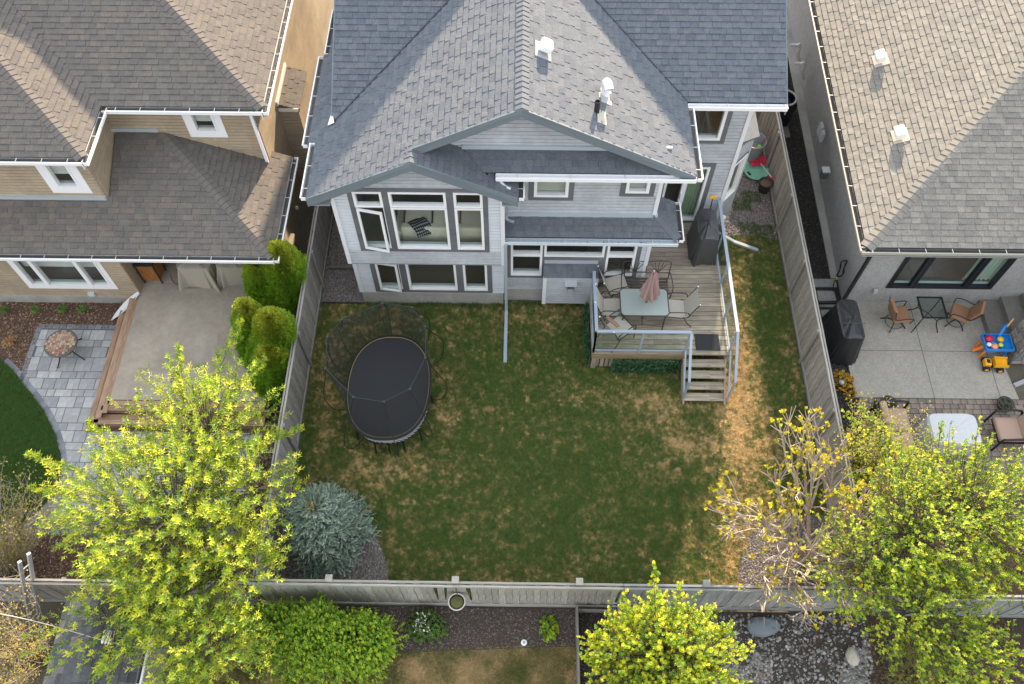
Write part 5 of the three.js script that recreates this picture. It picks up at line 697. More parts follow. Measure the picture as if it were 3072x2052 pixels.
// shed and ladder, bottom left
{
  const H = thing('garden_shed', 'small shed with dark shingle roof and beige wall at bottom left', 'shed', [0, 0, 0]); const pal = [[.11, .115, .125], [.14, .145, .155], [.085, .09, .1], [.19, .18, .16], [.12, .12, .125]];
  const R = roof(H, [{ kind: 'E', O: [-6.82, 2.2, -2.3], p: .5, tab: .15, polys: [[[-6.82, -3.85], [-6.82, -1], [-7.64, -1], [-7.64, -3.85]]] }, { kind: 'W', O: [-8.46, 2.2, -2.3], p: .5, tab: .15, polys: [[[-8.46, -3.85], [-8.46, -1], [-7.64, -1], [-7.64, -3.85]]] }], pal, 404);
  caps(R.slopes[0], [-7.64, 2.61, -1.2], [-7.64, 2.61, -3.85], [-1, -.5, 0], [1, -.5, 0], [R.mats[0], R.mats[1]], 44, .14, .14);
  const wl = grit(.36, .34, .28); bx(-7.66, 1.1, -2.3, .9, 2.2, 2.8).build('wall', wl, H); gutter(H, [-6.8, 2.2, -3.85], [-6.8, 2.2, -1], [1, 0, 0], white, { w: .07 });
  const g = add('roof_vent', new RoundedBoxGeometry(.2, .1, .24, 2, .03).translate(0, .08, 0), white, H); g.position.set(-7.38, 2.48, -3.1); g.rotation.z = -.46; rebase(H, -7.64, 0, -2.4);
}
{ const b = thing('ladder', 'grey aluminium ladder leaning on the taupe back fence at bottom left', 'ladder', [-10.1, 0, -3.6]); const al = mat(.42, .43, .45, { roughness: .4, metalness: .4 }), A = [.0, 0, .0], E = [.55, 2.25, -.93]; for (const s of [0, 1]) new B().bar([A[0] + s * .13, 0, A[2] - s * .16], [E[0] + s * .13, E[1], E[2] - s * .16], .05, .07).build('stile', al, b); for (let i = 0; i < 7; i++) { const t = .1 + i * .13; new B().rod([E[0] * t, E[1] * t, E[2] * t], [E[0] * t + .13, E[1] * t, E[2] * t - .16], .016).build('rung', al, b); } }
new B().tube([[-12, 3.4, -3.7], [-9, 3.05, -3.35], [-7.3, 2.75, -3.0], [-6.6, 2.5, -2.9]], .008, 30, 5).build('overhead_wire', mat(.45, .43, .4), scene); tag(scene.children.at(-1), 'thin pale wire crossing above the shed roof', 'wire');
// ---------- south bed things ----------
{ const b = thing('hanging_basket', 'round wire plant basket hooked on the weathered back fence', 'basket', [-1.17, .95, -4.16]); new B().lathe([[0, 0], [.1, .02], [.15, .1], [.165, .16]], 0, 0, 0, 22).build('liner', mat(.1, .08, .05, { side: THREE.DoubleSide }), b); new B().geo(new THREE.TorusGeometry(.165, .014, 6, 28).rotateX(Math.PI / 2), new THREE.Matrix4().makeTranslation(0, .16, 0)).build('rim', mat(.5, .48, .44), b); new B().ball(0, .12, 0, .14, .06, .14, 12).build('plant', grit(.12, .12, .04), b); new B().tube([[0, .16, -.16], [0, .5, -.14], [0, .6, -.19]], .01, 12, 5).build('hook', mat(.05, .05, .05), b); }
{ const b = thing('pipe_cap', 'small round white pipe cap on the soil bed', 'pipe cap', [.2, 0, -3.6]); new B().lathe([[0, .06], [.05, .06], [.065, .05], [.065, 0]], 0, 0, 0, 20).build('cap', white, b); new B().lathe([[0, .065], [.028, .064]], 0, 0, 0, 12).build('plug', mat(.3, .3, .3), b); }
{ const mk = (name, label, x, y, z, sx, sy, sz, c, seed) => { const g = new THREE.IcosahedronGeometry(1, 3), p = g.attributes.position; for (let i = 0; i < p.count; i++) { const v = V3(p.getX(i), p.getY(i), p.getZ(i)); const n = .78 + .4 * fbm(v.x * 1.2 + seed, v.y * 1.2 + v.z * 1.3 + seed, 3); p.setXYZ(i, v.x * n * sx, v.y * n * sy, v.z * n * sz); } g.computeVertexNormals(); const m = add(name, g, mat(...c, { roughness: .95 })); m.position.set(x, y, z); tag(m, label, 'rock'); }; mk('boulder', 'flat blue grey boulder below the green grey fence', 5.2, .1, -3.98, .36, .2, .22, [.15, .17, .19], 3); mk('boulder', 'smooth pale oval stone among the river stones', 6.98, .07, -3.4, .14, .12, .19, [.42, .4, .33], 9); mk('boulder', 'brown flat rock at the foot of the bright yellow tree', 3.95, .05, -2.9, .2, .1, .16, [.3, .24, .19], 14); }
// ---------- right patio things ----------
const iron = mat(.02, .02, .023, { roughness: .5, metalness: .3 }), cush = mat(.32, .175, .10, { map: texCloth, roughness: .95 }), cushL = mat(.42, .29, .23, { map: texCloth, roughness: .95 });
function swivelChair(label, x, z, turn) { const c = thing('swivel_chair', label, 'chair', [x, .05, z]); c.rotation.y = turn; const rb = (n, w, h, d, px, py, pz, rx) => { const q = add(n, new RoundedBoxGeometry(w, h, d, 3, Math.min(h, d) * .42), cush, c); q.position.set(px, py, pz); q.rotation.x = rx; }; rb('seat_cushion', .46, .1, .46, 0, .42, .02, -.05); rb('back_cushion', .46, .3, .09, 0, .6, -.23, -.28); rb('back_cushion', .45, .2, .085, 0, .83, -.3, -.28); for (const s of [-1, 1]) new B().tube([[s * .25, .36, .22], [s * .27, .58, .22], [s * .27, .62, .02], [s * .26, .6, -.22], [s * .24, .92, -.34]], .013, 24, 6).build('armrest', iron, c); new B().rod([0, .12, 0], [0, .38, 0], .03).build('column', iron, c); for (let k = 0; k < 4; k++) { const a = k * Math.PI / 2 + .6; new B().tube([[0, .14, 0], [Math.cos(a) * .18, .13, Math.sin(a) * .18], [Math.cos(a) * .32, .01, Math.sin(a) * .32]], .015, 10, 6).build('leg', iron, c); } new B().geo(new THREE.TorusGeometry(.22, .008, 6, 26).rotateX(Math.PI / 2), new THREE.Matrix4().makeTranslation(0, .1, 0)).build('ring', iron, c); return c; }
swivelChair('swivel chair with brown cushions left of the square glass table', 9.55, -11.55, Math.PI / 2 + .12); swivelChair('swivel chair with brown cushions right of the square glass table', 11.12, -11.62, -Math.PI / 2 - .45);
{ const t = thing('bistro_table', 'small square glass bistro table between the two brown swivel chairs', 'table', [10.3, .05, -11.62]); const gl = new THREE.MeshPhysicalMaterial({ color: lin(.75, .82, .82), roughness: .05, transmission: 1, thickness: 0 }); add('glass_top', new THREE.BoxGeometry(.6, .006, .6), gl, t).position.y = .66; const f = new B(); for (const s of [-1, 1]) { f.box(s * .3, .66, 0, .035, .03, .63); f.box(0, .66, s * .3, .63, .03, .035); } f.build('frame', iron, t); for (const [a, b] of [[-1, -1], [1, -1], [1, 1], [-1, 1]]) new B().tube([[a * .29, .65, b * .29], [a * .2, .35, b * .2], [a * .33, 0, b * .33]], .014, 14, 6).build('leg', iron, t); new B().tube([[-.2, .35, -.2], [0, .4, 0], [.2, .35, .2]], .01, 10, 5).build('cross_bar', iron, t); new B().tube([[.2, .35, -.2], [0, .4, 0], [-.2, .35, .2]], .01, 10, 5).build('cross_bar', iron, t); }
{ const t = thing('water_table', 'bright blue toy water table filled with balls and cups by the stone pillar', 'toy', [11.78, .05, -10.75]); const bl = mat(.012, .19, .55, { roughness: .35 }); const m = new B(); m.box(0, .4, 0, .66, .03, .44, .1); for (const [x, z, w, d] of [[0, -.22, .68, .03], [0, .22, .68, .03], [-.33, 0, .03, .44], [.33, 0, .03, .44], [.04, 0, .02, .42]]) m.box(x, .45, z, w, .1, d, .0, 0, 0, .01); m.build('tray', bl, t); for (const [x, z] of [[-.28, -.16], [.28, -.16], [-.28, .16], [.28, .16]]) new B().rod([x, 0, z], [x * .9, .4, z * .9], .03).build('leg', x < 0 ? mat(.8, .22, .02) : bl, t); for (const [x, z, r, c] of [[-.2, -.1, .1, [.5, .01, .05]], [-.24, .07, .06, [.6, .7, .75]], [-.12, .12, .085, [.75, .28, .16]], [.08, -.08, .08, [.75, .42, .02]], [.04, .08, .06, [.5, .62, .05]], [-.14, .02, .04, [.03, .2, .5]]]) new B().ball(x, .48, z, r, r * .8, r, 14).build('toy_ball', mat(...c, { roughness: .35 }), t); new B().tube([[.1, .45, -.2], [.2, .6, -.35], [.3, .62, -.42]], .05, 12, 8).build('chute', bl, t); new B().rod([.2, .5, -.3], [.32, .85, -.45], .02).build('paddle', mat(.75, .4, .15), t); new B().rod([-.42, .05, 0], [-.26, .3, .02], .045).build('spout', mat(.75, .2, .02), t); }
{ const t = thing('toy_truck', 'yellow toy dump truck on the patio below the blue water table', 'toy', [11.72, .05, -10.32]); const y = mat(.75, .36, .005, { roughness: .35 }), k = mat(.015, .015, .015); const b = new B(); b.box(.12, .2, 0, .32, .03, .24, 0, 0, .1); for (const s of [-1, 1]) b.box(.12, .25, s * .12, .32, .1, .02, 0, 0, .1); b.box(-.03, .25, 0, .02, .13, .24).build('bed', y, t); bx(-.17, .17, 0, .17, .16, .2, 0, 0, 0, .04).build('cab', y, t); bx(-.17, .255, 0, .08, .01, .1).build('cab_window', k, t); bx(0, .1, 0, .5, .05, .14).build('chassis', k, t); for (const x of [-.17, .16]) for (const s of [-1, 1]) { const w = new B().geo(new THREE.CylinderGeometry(.085, .085, .07, 18).rotateX(Math.PI / 2), new THREE.Matrix4().makeTranslation(x, .085, s * .13)).build('wheel', k, t); new B().geo(new THREE.CylinderGeometry(.045, .045, .075, 14).rotateX(Math.PI / 2), new THREE.Matrix4().makeTranslation(x, .085, s * .132)).build('hub', y, w); } t.rotation.y = -.1; }
function lounge(name, label, cat, x, z, turn, seats) { const c = thing(name, label, cat, [x, .03, z]); c.rotation.y = turn; const w = seats * .62; for (let i = 0; i < seats; i++) { const px = (i - (seats - 1) / 2) * .62; const a = add('seat_cushion', new RoundedBoxGeometry(.6, .15, .6, 3, .06), cushL, c); a.position.set(px, .38, .04); const b = add('back_cushion', new RoundedBoxGeometry(.6, .46, .17, 3, .075), cushL, c); b.position.set(px, .62, -.3); b.rotation.x = -.28; } for (const s of [-1, 1]) { new B().tube([[s * (w / 2 + .05), 0, .36], [s * (w / 2 + .05), .55, .36], [s * (w / 2 + .06), .6, .3], [s * (w / 2 + .06), .6, -.25], [s * (w / 2 + .05), 0, -.4]], .028, 30, 6).build('armrest', iron, c); } bx(0, .27, 0, w, .05, .62).build('seat_frame', iron, c); bx(0, .5, -.42, w + .1, .6, .03, 0, -.28).build('back_frame', iron, c); return c; }
lounge('patio_loveseat', 'two seat patio sofa with pink beige cushions left of the white covered table', 'sofa', 8.82, -8.35, Math.PI / 2, 2); lounge('patio_armchair', 'pink beige cushioned armchair at the right edge facing the white table', 'armchair', 11.5, -8.45, -Math.PI / 2, 1); lounge('patio_armchair', 'pink beige cushioned armchair partly hidden under the right tree', 'armchair', 9.75, -7.2, Math.PI + .1, 1);
{ const b = thing('covered_table', 'white cloth covered square patio table on the brick pavers', 'table', [10.05, .03, -8.33]); add('cover', coverGeo(1.12, .78, .68, { seed: 31, fold: .03, grow: .05, flat: .3, wrinkle: .004, crown: .01 }), mat(.7, .72, .76, { map: texStain, roughness: .7, side: THREE.DoubleSide }), b); }
const bowlL = []; for (const [x, z, l] of [[8.9, -9.2, 'shallow dark bowl planter with dry plant beside the patio sofa'], [11.7, -9.22, 'shallow dark bowl planter with dry plant beside the right armchair']]) { const b = thing('bowl_planter', l, 'planter', [x, .03, z]); new B().lathe([[0, 0], [.1, 0], [.2, .16], [.2, .2], [.17, .19], [0, .15]], 0, 0, 0, 24).build('bowl', mat(.03, .028, .024, { roughness: .5 }), b); bowlL.push([b, x, z]); }
{ const b = thing('garden_hose', 'coiled black hose hung on the stucco wall', 'hose', [8.3, .75, -12.75]); const p = []; for (let i = 0; i < 70; i++) { const a = i / 11 * 6.28319; p.push([-.05 - .03 * Math.sin(i * 1.7), Math.sin(a) * (.3 + .012 * Math.sin(i)), Math.cos(a) * .13]); } new B().tube(p, .014, 420, 6).build('coil', mat(.008, .008, .009), b); new B().rod([-.06, -.3, .02], [-.06, -.42, .04], .022).build('connector', mat(.6, .6, .02), b); new B().tube([[-.05, -.3, 0], [-.1, -.55, .1], [-.12, -.6, .3]], .014, 14, 6).build('hose_end', mat(.012, .012, .012), b); }
{ const b = thing('solar_light', 'small round solar light among the yellow flowers', 'garden light', [7.85, 0, -9.72]); new B().rod([0, 0, 0], [0, .22, 0], .015).build('stake', iron, b); new B().ball(0, .26, 0, .07, .06, .07).build('globe', mat(.3, .33, .4, { roughness: .2 }), b); }
// ---------- sofa seen through the bay window ----------
{ const s = thing('sofa', 'cream sofa behind the upper bay window', 'sofa', [-1.95, 2.15, -12.55]); const cr = mat(.62, .58, .46, { roughness: .9, map: texCloth }); const rb = (n, w, h, d, x, y, z, rx = 0) => { const q = add(n, new RoundedBoxGeometry(w, h, d, 3, .06), cr, s); q.position.set(x, y, z); q.rotation.x = rx; }; rb('backrest', 2.1, .8, .2, .25, .42, .3); rb('base', 2.1, .4, .8, .25, .2, -.15); for (const x of [-.4, .25, .9]) rb('cushion', .62, .22, .6, x, .74, .02, .15); rb('armrest', .2, .6, .9, -.85, .3, -.1); }
{ const g = new THREE.BoxGeometry(.4, .02, .9, 4, 1, 16); { const p = g.attributes.position; for (let i = 0; i < p.count; i++) { const z = p.getZ(i), y = p.getY(i), a = Math.max(-1.2, Math.min(1.5, z * 3.2)); p.setXYZ(i, p.getX(i) + .05 * Math.sin(z * 5), y + .26 * Math.cos(a) - (z > .47 ? (z - .47) : 0) + .012 * Math.sin(z * 21 + p.getX(i) * 15), .26 * Math.sin(a)); } g.computeVertexNormals(); } const t = makeTex(128, (u, v) => { const k = Math.abs(((u * 8) % 1) - .5) + Math.abs(((v * 10) % 1) - .5); return k > .55 || (v * 5 % 1) < .12 ? .62 : .05; }, [1, 1]); const m = add('throw_blanket', g, mat(.6, .62, .66, { map: t, roughness: 1 })); m.position.set(-2.32, 2.76, -12.3); m.rotation.set(.1, .45, 0); tag(m, 'black and white patterned blanket thrown over the cream sofa', 'blanket'); }
// ---------- plants ----------
const leafM = (o = {}) => new THREE.MeshPhysicalMaterial({ color: 0xffffff, roughness: .7, transmission: .38, thickness: 0, side: THREE.DoubleSide, ...o });
const leafMat = leafM(), flatLeaf = mat(1, 1, 1, { roughness: .8, side: THREE.DoubleSide }), barkMat = mat(.17, .14, .115, { map: texWood, roughness: .95 }), barkPale = mat(.5, .42, .34, { map: texWood, roughness: .9 });
// a spray: leaves along a stem of length L along +y
function spray(n, L, len, wid, seed, droop = .2, flat = 0) { const s = new Soup(), r = rng(seed); for (let i = 0; i < n; i++) { const t = (i + .5) / n, a = i * 2.4 + r(), o = V3((r() - .5) * .01, L * t, (r() - .5) * .01); const dir = V3(Math.cos(a), .55 + r() * .6 - droop, Math.sin(a) * (1 - flat)).normalize(), side = dir.clone().cross(V3(r() - .5, 1, r() - .5)).normalize(), l = len * (.7 + r() * .6), w = wid * (.7 + r() * .6); const up = side.clone().cross(dir).multiplyScalar(w * .35); const tip = o.clone().addScaledVector(dir, l), mid = o.clone().addScaledVector(dir, l * .45); const A = mid.clone().addScaledVector(side, w / 2).add(up), Bq = mid.clone().addScaledVector(side, -w / 2).add(up); s.tri(o, A, tip, [0, 0], [1, .5], [.5, 1]); s.tri(o, tip, Bq, [0, 0], [.5, 1], [0, .5]); } return s.geo(); }
const upTo = d => new THREE.Quaternion().setFromUnitVectors(V3(0, 1, 0), d.clone().normalize());
const tint = (pal, r, k = 1) => { const c = pal[Math.floor(r() * pal.length)], j = (.8 + r() * .4) * k; return lin(c[0] * j, c[1] * j, c[2] * j); };
const limb = (b, A, Bv, r0, r1, r, sag = .1) => { const L = A.distanceTo(Bv), n = Math.max(3, Math.round(L / .3)); const pts = []; const off = V3((r() - .5), (r() - .3), (r() - .5)).multiplyScalar(L * sag); for (let i = 0; i <= n; i++) { const t = i / n; const p = A.clone().lerp(Bv, t).addScaledVector(off, Math.sin(t * Math.PI)); pts.push(p); } for (let i = 0; i < n; i++) { const a = r0 + (r1 - r0) * i / n, c = r0 + (r1 - r0) * (i + 1) / n; b.rod(pts[i].toArray(), pts[i + 1].toArray(), a, c, a > .02 ? 8 : 5); } return pts; };
// broadleaf tree: limbs to each lobe, shoots through the lobes, leaf sprays along the shoots
function broadleaf(name, label, cat, o) {
  const T = thing(name, label, cat, o.base), r = rng(o.seed), X = p => V3(...p).sub(V3(...o.base));
  const tb = new B(); const fork = X(o.fork); limb(tb, V3(0, 0, 0), fork, o.tr, o.tr * .7, r, .06); tb.build('trunk', o.bark || barkMat, T);
  const bb = new B(), L = [];
  for (const q of o.lobes) { q.n = Math.round(q.n * (o.dens || 1.5));
    const c = X(q.c), R = q.r; const base = c.clone().add(V3(0, -R[1] * .4, 0)); limb(bb, fork, base, o.tr * .5, .025, r, .12);
    for (let i = 0; i < q.n; i++) {
      const a = r() * 6.28319, cz = 2 * r() - 1, sz = Math.sqrt(1 - cz * cz), rad = Math.pow(r(), .45); const dir = V3(Math.cos(a) * sz, cz, Math.sin(a) * sz); const p = c.clone().add(V3(dir.x * R[0] * rad, dir.y * R[1] * rad, dir.z * R[2] * rad));
      const d = dir.clone().multiplyScalar(.9).add(V3((r() - .5) * .5, o.lift ?? .55, (r() - .5) * .5)).normalize(); const len = (o.shoot || .5) * (.5 + r() * .9) * (.6 + .5 * rad); const e = p.clone().addScaledVector(d, len);
      if (r() < .6) limb(bb, base.clone().lerp(p, .1 + r() * .5), p, .012, .006, r, .15); bb.rod(p.toArray(), e.toArray(), .006, .0025, 4);
      const ns = Math.max(2, Math.round(len / (o.gap || .085))); for (let k = 0; k < ns; k++) { const t = (k + .4) / ns; const pp = p.clone().lerp(e, t).add(V3((r() - .5) * .07, (r() - .5) * .07, (r() - .5) * .07)); const dd = d.clone().add(V3((r() - .5) * 1.5, (r() - .5) * 1.2 + .2, (r() - .5) * 1.5)); const s = .75 + r() * .5; L.push({ p: pp, q: upTo(dd), s: V3(s, s, s), c: tint(o.pal, r) }); }
    }
  }
  for (const q of o.spikes || []) { // long leafy leaders with their own direction
    const A = X(q[0]), E = X(q[1]); bb.rod(A.toArray(), E.toArray(), .012, .003, 5); const len = A.distanceTo(E), n = Math.round(len / .018); for (let k = 0; k < n; k++) { const t = k / n, w = (q[2] || .12) * (1 - t * .75); const pp = A.clone().lerp(E, t).add(V3((r() - .5) * 2 * w, (r() - .5) * w, (r() - .5) * 2 * w)); const s = .7 + r() * .5; L.push({ p: pp, q: upTo(V3(r() - .5, .3 + r(), r() - .5)), s: V3(s, s, s), c: tint(o.pal, r) }); } }
  const bm = bb.build('branches', o.bark || barkMat, T); bm.userData.kind = 'stuff';
  scatter('crown', o.leaf, o.lm || leafMat, L, T); return T;
}
const LIME = [[.45, .53, .008], [.55, .6, .01], [.28, .40, .007], [.56, .56, .03], [.19, .31, .007], [.13, .23, .006], [.24, .36, .007]], LIME2 = [[.46, .53, .005], [.56, .59, .006], [.34, .46, .005], [.62, .6, .012], [.22, .36, .005], [.15, .27, .005]];
const sprA = spray(8, .11, .066, .025, 3, .1), sprB = spray(8, .08, .042, .036, 5, .1), sprC = spray(9, .075, .035, .03, 7, .2);
broadleaf('leafy_tree', 'large lime green tree with narrow young leaves left of the spruce', 'tree', { base: [-6.55, 0, -5.0], fork: [-6.4, 1.7, -5.0], tr: .13, seed: 11, pal: LIME, leaf: sprA, shoot: .55, lobes: [
  { c: [-6.2, 3.9, -5.0], r: [1.35, 1.0, 1.5], n: 240 }, { c: [-6.0, 3.6, -6.7], r: [1.15, .85, 1.0], n: 150 }, { c: [-7.4, 3.3, -5.3], r: [.9, .7, .9], n: 95 }, { c: [-5.3, 3.3, -4.2], r: [.85, .75, 1.0], n: 110 }, { c: [-6.3, 3.1, -3.7], r: [.9, .6, .7], n: 90 }, { c: [-5.5, 3.0, -2.9], r: [.8, .6, .7], n: 85 }, { c: [-7.2, 2.9, -3.3], r: [.9, .35, .7], n: 36 }, { c: [-5.1, 3.4, -5.7], r: [.7, .7, 1.0], n: 80 }],
  spikes: [[[-6.1, 3.6, -7.4], [-5.75, 3.5, -9.3], .2], [[-6.4, 3.8, -7.2], [-6.5, 4.4, -8.1], .2], [[-5.6, 3.6, -7.2], [-5.1, 3.6, -8.3], .18], [[-8.2, 3.4, -5.9], [-9.3, 3.5, -6.2], .08], [[-8.2, 3.3, -5.5], [-9.15, 3.3, -5.6], .1], [[-7.6, 3.4, -6.2], [-8.3, 3.6, -6.9], .15], [[-5.2, 3.1, -6.6], [-4.2, 3.3, -6.9], .14], [[-5.0, 3.2, -4.6], [-4.15, 3.1, -4.4], .12], [[-5.6, 3, -2.8], [-5.2, 2.9, -2.2], .14]] });
broadleaf('leafy_tree', 'bright yellow green maple like tree at the bottom centre right', 'tree', { base: [2.75, 0, -2.6], fork: [2.7, 1.3, -2.6], tr: .09, seed: 12, dens: 2.3, pal: LIME2, leaf: sprB, shoot: .32, lobes: [
  { c: [2.55, 3.4, -2.9], r: [.75, .8, .7], n: 190 }, { c: [1.95, 3.0, -2.9], r: [.6, .5, .5], n: 100 }, { c: [3.2, 3.0, -2.8], r: [.65, .5, .6], n: 110 }, { c: [2.5, 2.9, -2.2], r: [.9, .5, .4], n: 120 }, { c: [3.3, 2.6, -2.2], r: [.5, .4, .4], n: 60 }],
  spikes: [[[2.35, 3.9, -3.2], [2.28, 4.6, -3.95], .17], [[2.7, 3.8, -3.2], [2.72, 4.3, -3.75], .15], [[2.0, 3.5, -3.1], [1.8, 3.95, -3.65], .16], [[1.75, 3.1, -2.9], [1.3, 3.2, -3.15], .16], [[1.7, 2.8, -2.6], [1.12, 3.2, -2.8], .16], [[3.5, 3.2, -3.0], [3.75, 3.4, -3.2], .15]] });
broadleaf('leafy_tree', 'wide lime green tree over the right back corner and patio chairs', 'tree', { base: [8.1, 0, -5.2], fork: [7.9, 1.6, -5.1], tr: .12, seed: 13, dens: 1.65, pal: LIME, leaf: sprC, shoot: .42, gap: .07, lobes: [
  { c: [7.3, 3.4, -5.0], r: [1.1, .8, 1.2], n: 200 }, { c: [8.5, 3.4, -5.4], r: [1.2, .8, 1.3], n: 220 }, { c: [6.5, 3.0, -4.5], r: [.9, .6, .8], n: 110 }, { c: [7.3, 2.9, -3.7], r: [1.1, .6, .9], n: 150 }, { c: [8.0, 2.6, -3.0], r: [.8, .55, .6], n: 100 }, { c: [8.6, 2.8, -6.1], r: [.7, .5, .4], n: 45 }, { c: [7.5, 2.6, -6.5], r: [.6, .45, .5], n: 32 }, { c: [9.5, 3.0, -4.8], r: [.8, .7, 1.0], n: 90 }],
  spikes: [[[7.5, 2.9, -7.0], [6.9, 3.0, -7.7], .14], [[8.3, 3.0, -6.8], [8.4, 3.2, -7.3], .14], [[8.7, 2.5, -3.4], [9.1, 2.5, -3.0], .12], [[7.0, 2.9, -7.0], [6.5, 3.2, -7.5], .12]] });
// sparse tree: branching drawn in full, yellow tufts at the tips
{
  const T = thing('bare_tree', 'sparse pale branched tree with yellow leaf tufts in the right gravel bed', 'tree', [6.3, 0, -5.25]), r = rng(21), L = [], bb = new B();
  new B().rod([0, 0, 0], [-.12, .8, .05], .085, .07, 10).build('trunk', barkMat, T);
  const grow = (p, d, len, rad, lvl) => { const e = p.clone().addScaledVector(d, len * .5).add(V3((r() - .5) * .05, 0, (r() - .5) * .05)), f = e.clone().addScaledVector(d.clone().add(V3((r() - .5) * .35, .12, (r() - .5) * .35)).normalize(), len * .5); bb.rod(p.toArray(), e.toArray(), rad, rad * .85, lvl < 2 ? 8 : 5); bb.rod(e.toArray(), f.toArray(), rad * .85, rad * .7, lvl < 2 ? 8 : 5); if (lvl >= 4 || len < .14) { if (r() < (f.z < -.25 ? .62 : .16)) for (let k = 0; k < 3; k++) L.push({ p: f.clone().add(V3((r() - .5) * .09, (r() - .5) * .06, (r() - .5) * .09)), q: upTo(V3(r() - .5, .3 + r(), r() - .5)), s: V3(.8, .8, .8).multiplyScalar(.7 + r() * .6), c: tint([[.62, .52, .005], [.55, .5, .008], [.68, .55, .01], [.48, .47, .01]], r) }); return; } const n = lvl === 0 ? 4 : 2 + (r() < .45 ? 1 : 0); for (let k = 0; k < n; k++) { const a = r() * 6.28; const dd = d.clone().add(V3(Math.cos(a), r() * .5 - .1, Math.sin(a)).multiplyScalar(.62)).normalize(); grow(k ? f : f, dd, len * (.62 + r() * .22), rad * .68, lvl + 1); if (r() < .5) { const b2 = d.clone().add(V3(Math.cos(a + 2), .2, Math.sin(a + 2)).multiplyScalar(.8)).normalize(); grow(e, b2, len * .5, rad * .45, lvl + 2); } } };
  const s0 = V3(-.12, .8, .05); for (const [x, y, z, l] of [[-.9, .9, -.5, .95], [-.95, .8, .35, .9], [-.2, 1, -.95, 1.05], [.5, .9, -.9, 1.0], [.1, 1.2, .3, .9], [.9, .9, -.3, .85], [-.5, .8, .85, .85], [.5, .7, .8, .7], [-.7, .9, -.1, 1.0]]) grow(s0, V3(x, y, z).normalize(), l, .05, 0);
  const bm = bb.build('branches', barkPale, T); bm.userData.kind = 'stuff'; scatter('crown', spray(7, .05, .055, .04, 31, .2), leafMat, L, T);
}
// twiggy bush, bottom left
function twigBush(name, label, base, n, H, spreadR, pal, seed, bark, dens = 1, lean = [0, 0]) { const T = thing(name, label, 'bush', base), r = rng(seed), bb = new B(), L = []; for (let i = 0; i < n; i++) { const a = r() * 6.28, rad = Math.sqrt(r()) * spreadR; const e = V3(Math.cos(a) * rad + lean[0], H * (.6 + r() * .5), Math.sin(a) * rad + lean[1]); const pts = limb(bb, V3((r() - .5) * .2, 0, (r() - .5) * .2), e, .012, .003, r, .12); pts.forEach((p, k) => { if (k < 2) return; for (let q = 0; q < 2 * dens; q++) { const f = p.clone().add(V3((r() - .5) * .35, (r() - .2) * .3, (r() - .5) * .35)); if (r() < .35) bb.rod(p.toArray(), f.toArray(), .004, .002, 4); L.push({ p: f, q: upTo(V3(r() - .5, r(), r() - .5)), s: V3(1, 1, 1).multiplyScalar(.5 + r() * .5), c: tint(pal, r) }); } }); } const bm = bb.build('branches', bark, T); bm.userData.kind = 'stuff'; scatter('leaves', spray(4, .05, .035, .022, 41, .1), leafMat, L, T); return T; }
const AMB = [[.45, .36, .03], [.5, .4, .06], [.36, .32, .03], [.42, .3, .08]];
twigBush('twiggy_bush', 'twiggy bush with tiny yellow leaves at the bottom left corner', [-9.7, 0, -3.1], 90, 2.3, 1.2, AMB, 51, barkPale, 3); twigBush('twiggy_bush', 'thin twigs with tiny yellow leaves over the dark left lawn', [-11.0, 0, -4.9], 40, 2.0, .9, AMB, 52, barkPale, 5, [.7, -1.1]);
twigBush('twiggy_bush', 'yellow flowering shrub between patio sofa and fence', [7.75, 0, -7.3], 95, 2.3, 1.0, [[.62, .52, .005], [.5, .52, .01], [.4, .46, .01]], 53, barkPale, 5);
// shrubs made of lobes of sprays
function shrub(name, label, cat, base, lobes, geo, pal, seed, m = leafMat, group) { const T = thing(name, label, cat, base, group), r = rng(seed), L = [], bb = new B(); for (const [cx, cy, cz, rx, ry, rz, n] of lobes) { bb.rod([0, 0, 0], [cx, cy, cz], .015, .008, 5); for (let i = 0; i < n; i++) { const a = r() * 6.28, c = 2 * r() - 1, s = Math.sqrt(1 - c * c), k = Math.pow(r(), .3) * (.6 + .8 * fbm(cx * 3 + Math.cos(a) * s * 2 + 20, c * 2 + Math.sin(a) * s * 2 + 20, 2)); const d = V3(Math.cos(a) * s, c, Math.sin(a) * s); const p = V3(cx + d.x * rx * k, cy + d.y * ry * k, cz + d.z * rz * k); if (p.y < .02) continue; const sc = .7 + r() * .6; L.push({ p, q: upTo(d.clone().add(V3((r() - .5), .5 + (r() - .5) * .6, (r() - .5)))), s: V3(sc, sc, sc), c: tint(pal, r) }); } } bb.build('stems', barkMat, T); scatter('foliage', geo, m, L, T); return T; }
const HG = [[.21, .38, .008], [.27, .44, .01], [.35, .49, .01], [.42, .52, .01], [.16, .31, .008]];
shrub('round_shrub', 'large rounded green shrub against the weathered back fence', 'shrub', [-3.9, 0, -3.6], [[-.9, .7, -.1, .65, .6, .55, 900], [-.1, .75, 0, .7, .65, .65, 1100], [.65, .7, .1, .7, .65, .65, 1000], [.3, .6, .5, .7, .5, .45, 600], [1.15, .6, .1, .45, .5, .5, 420], [-.5, .5, .5, .6, .45, .5, 480], [-1.3, .6, .1, .45, .5, .5, 380], [.9, .45, .5, .5, .4, .45, 380], [0, 1.1, -.2, .5, .35, .4, 300]], sprC, HG, 61);
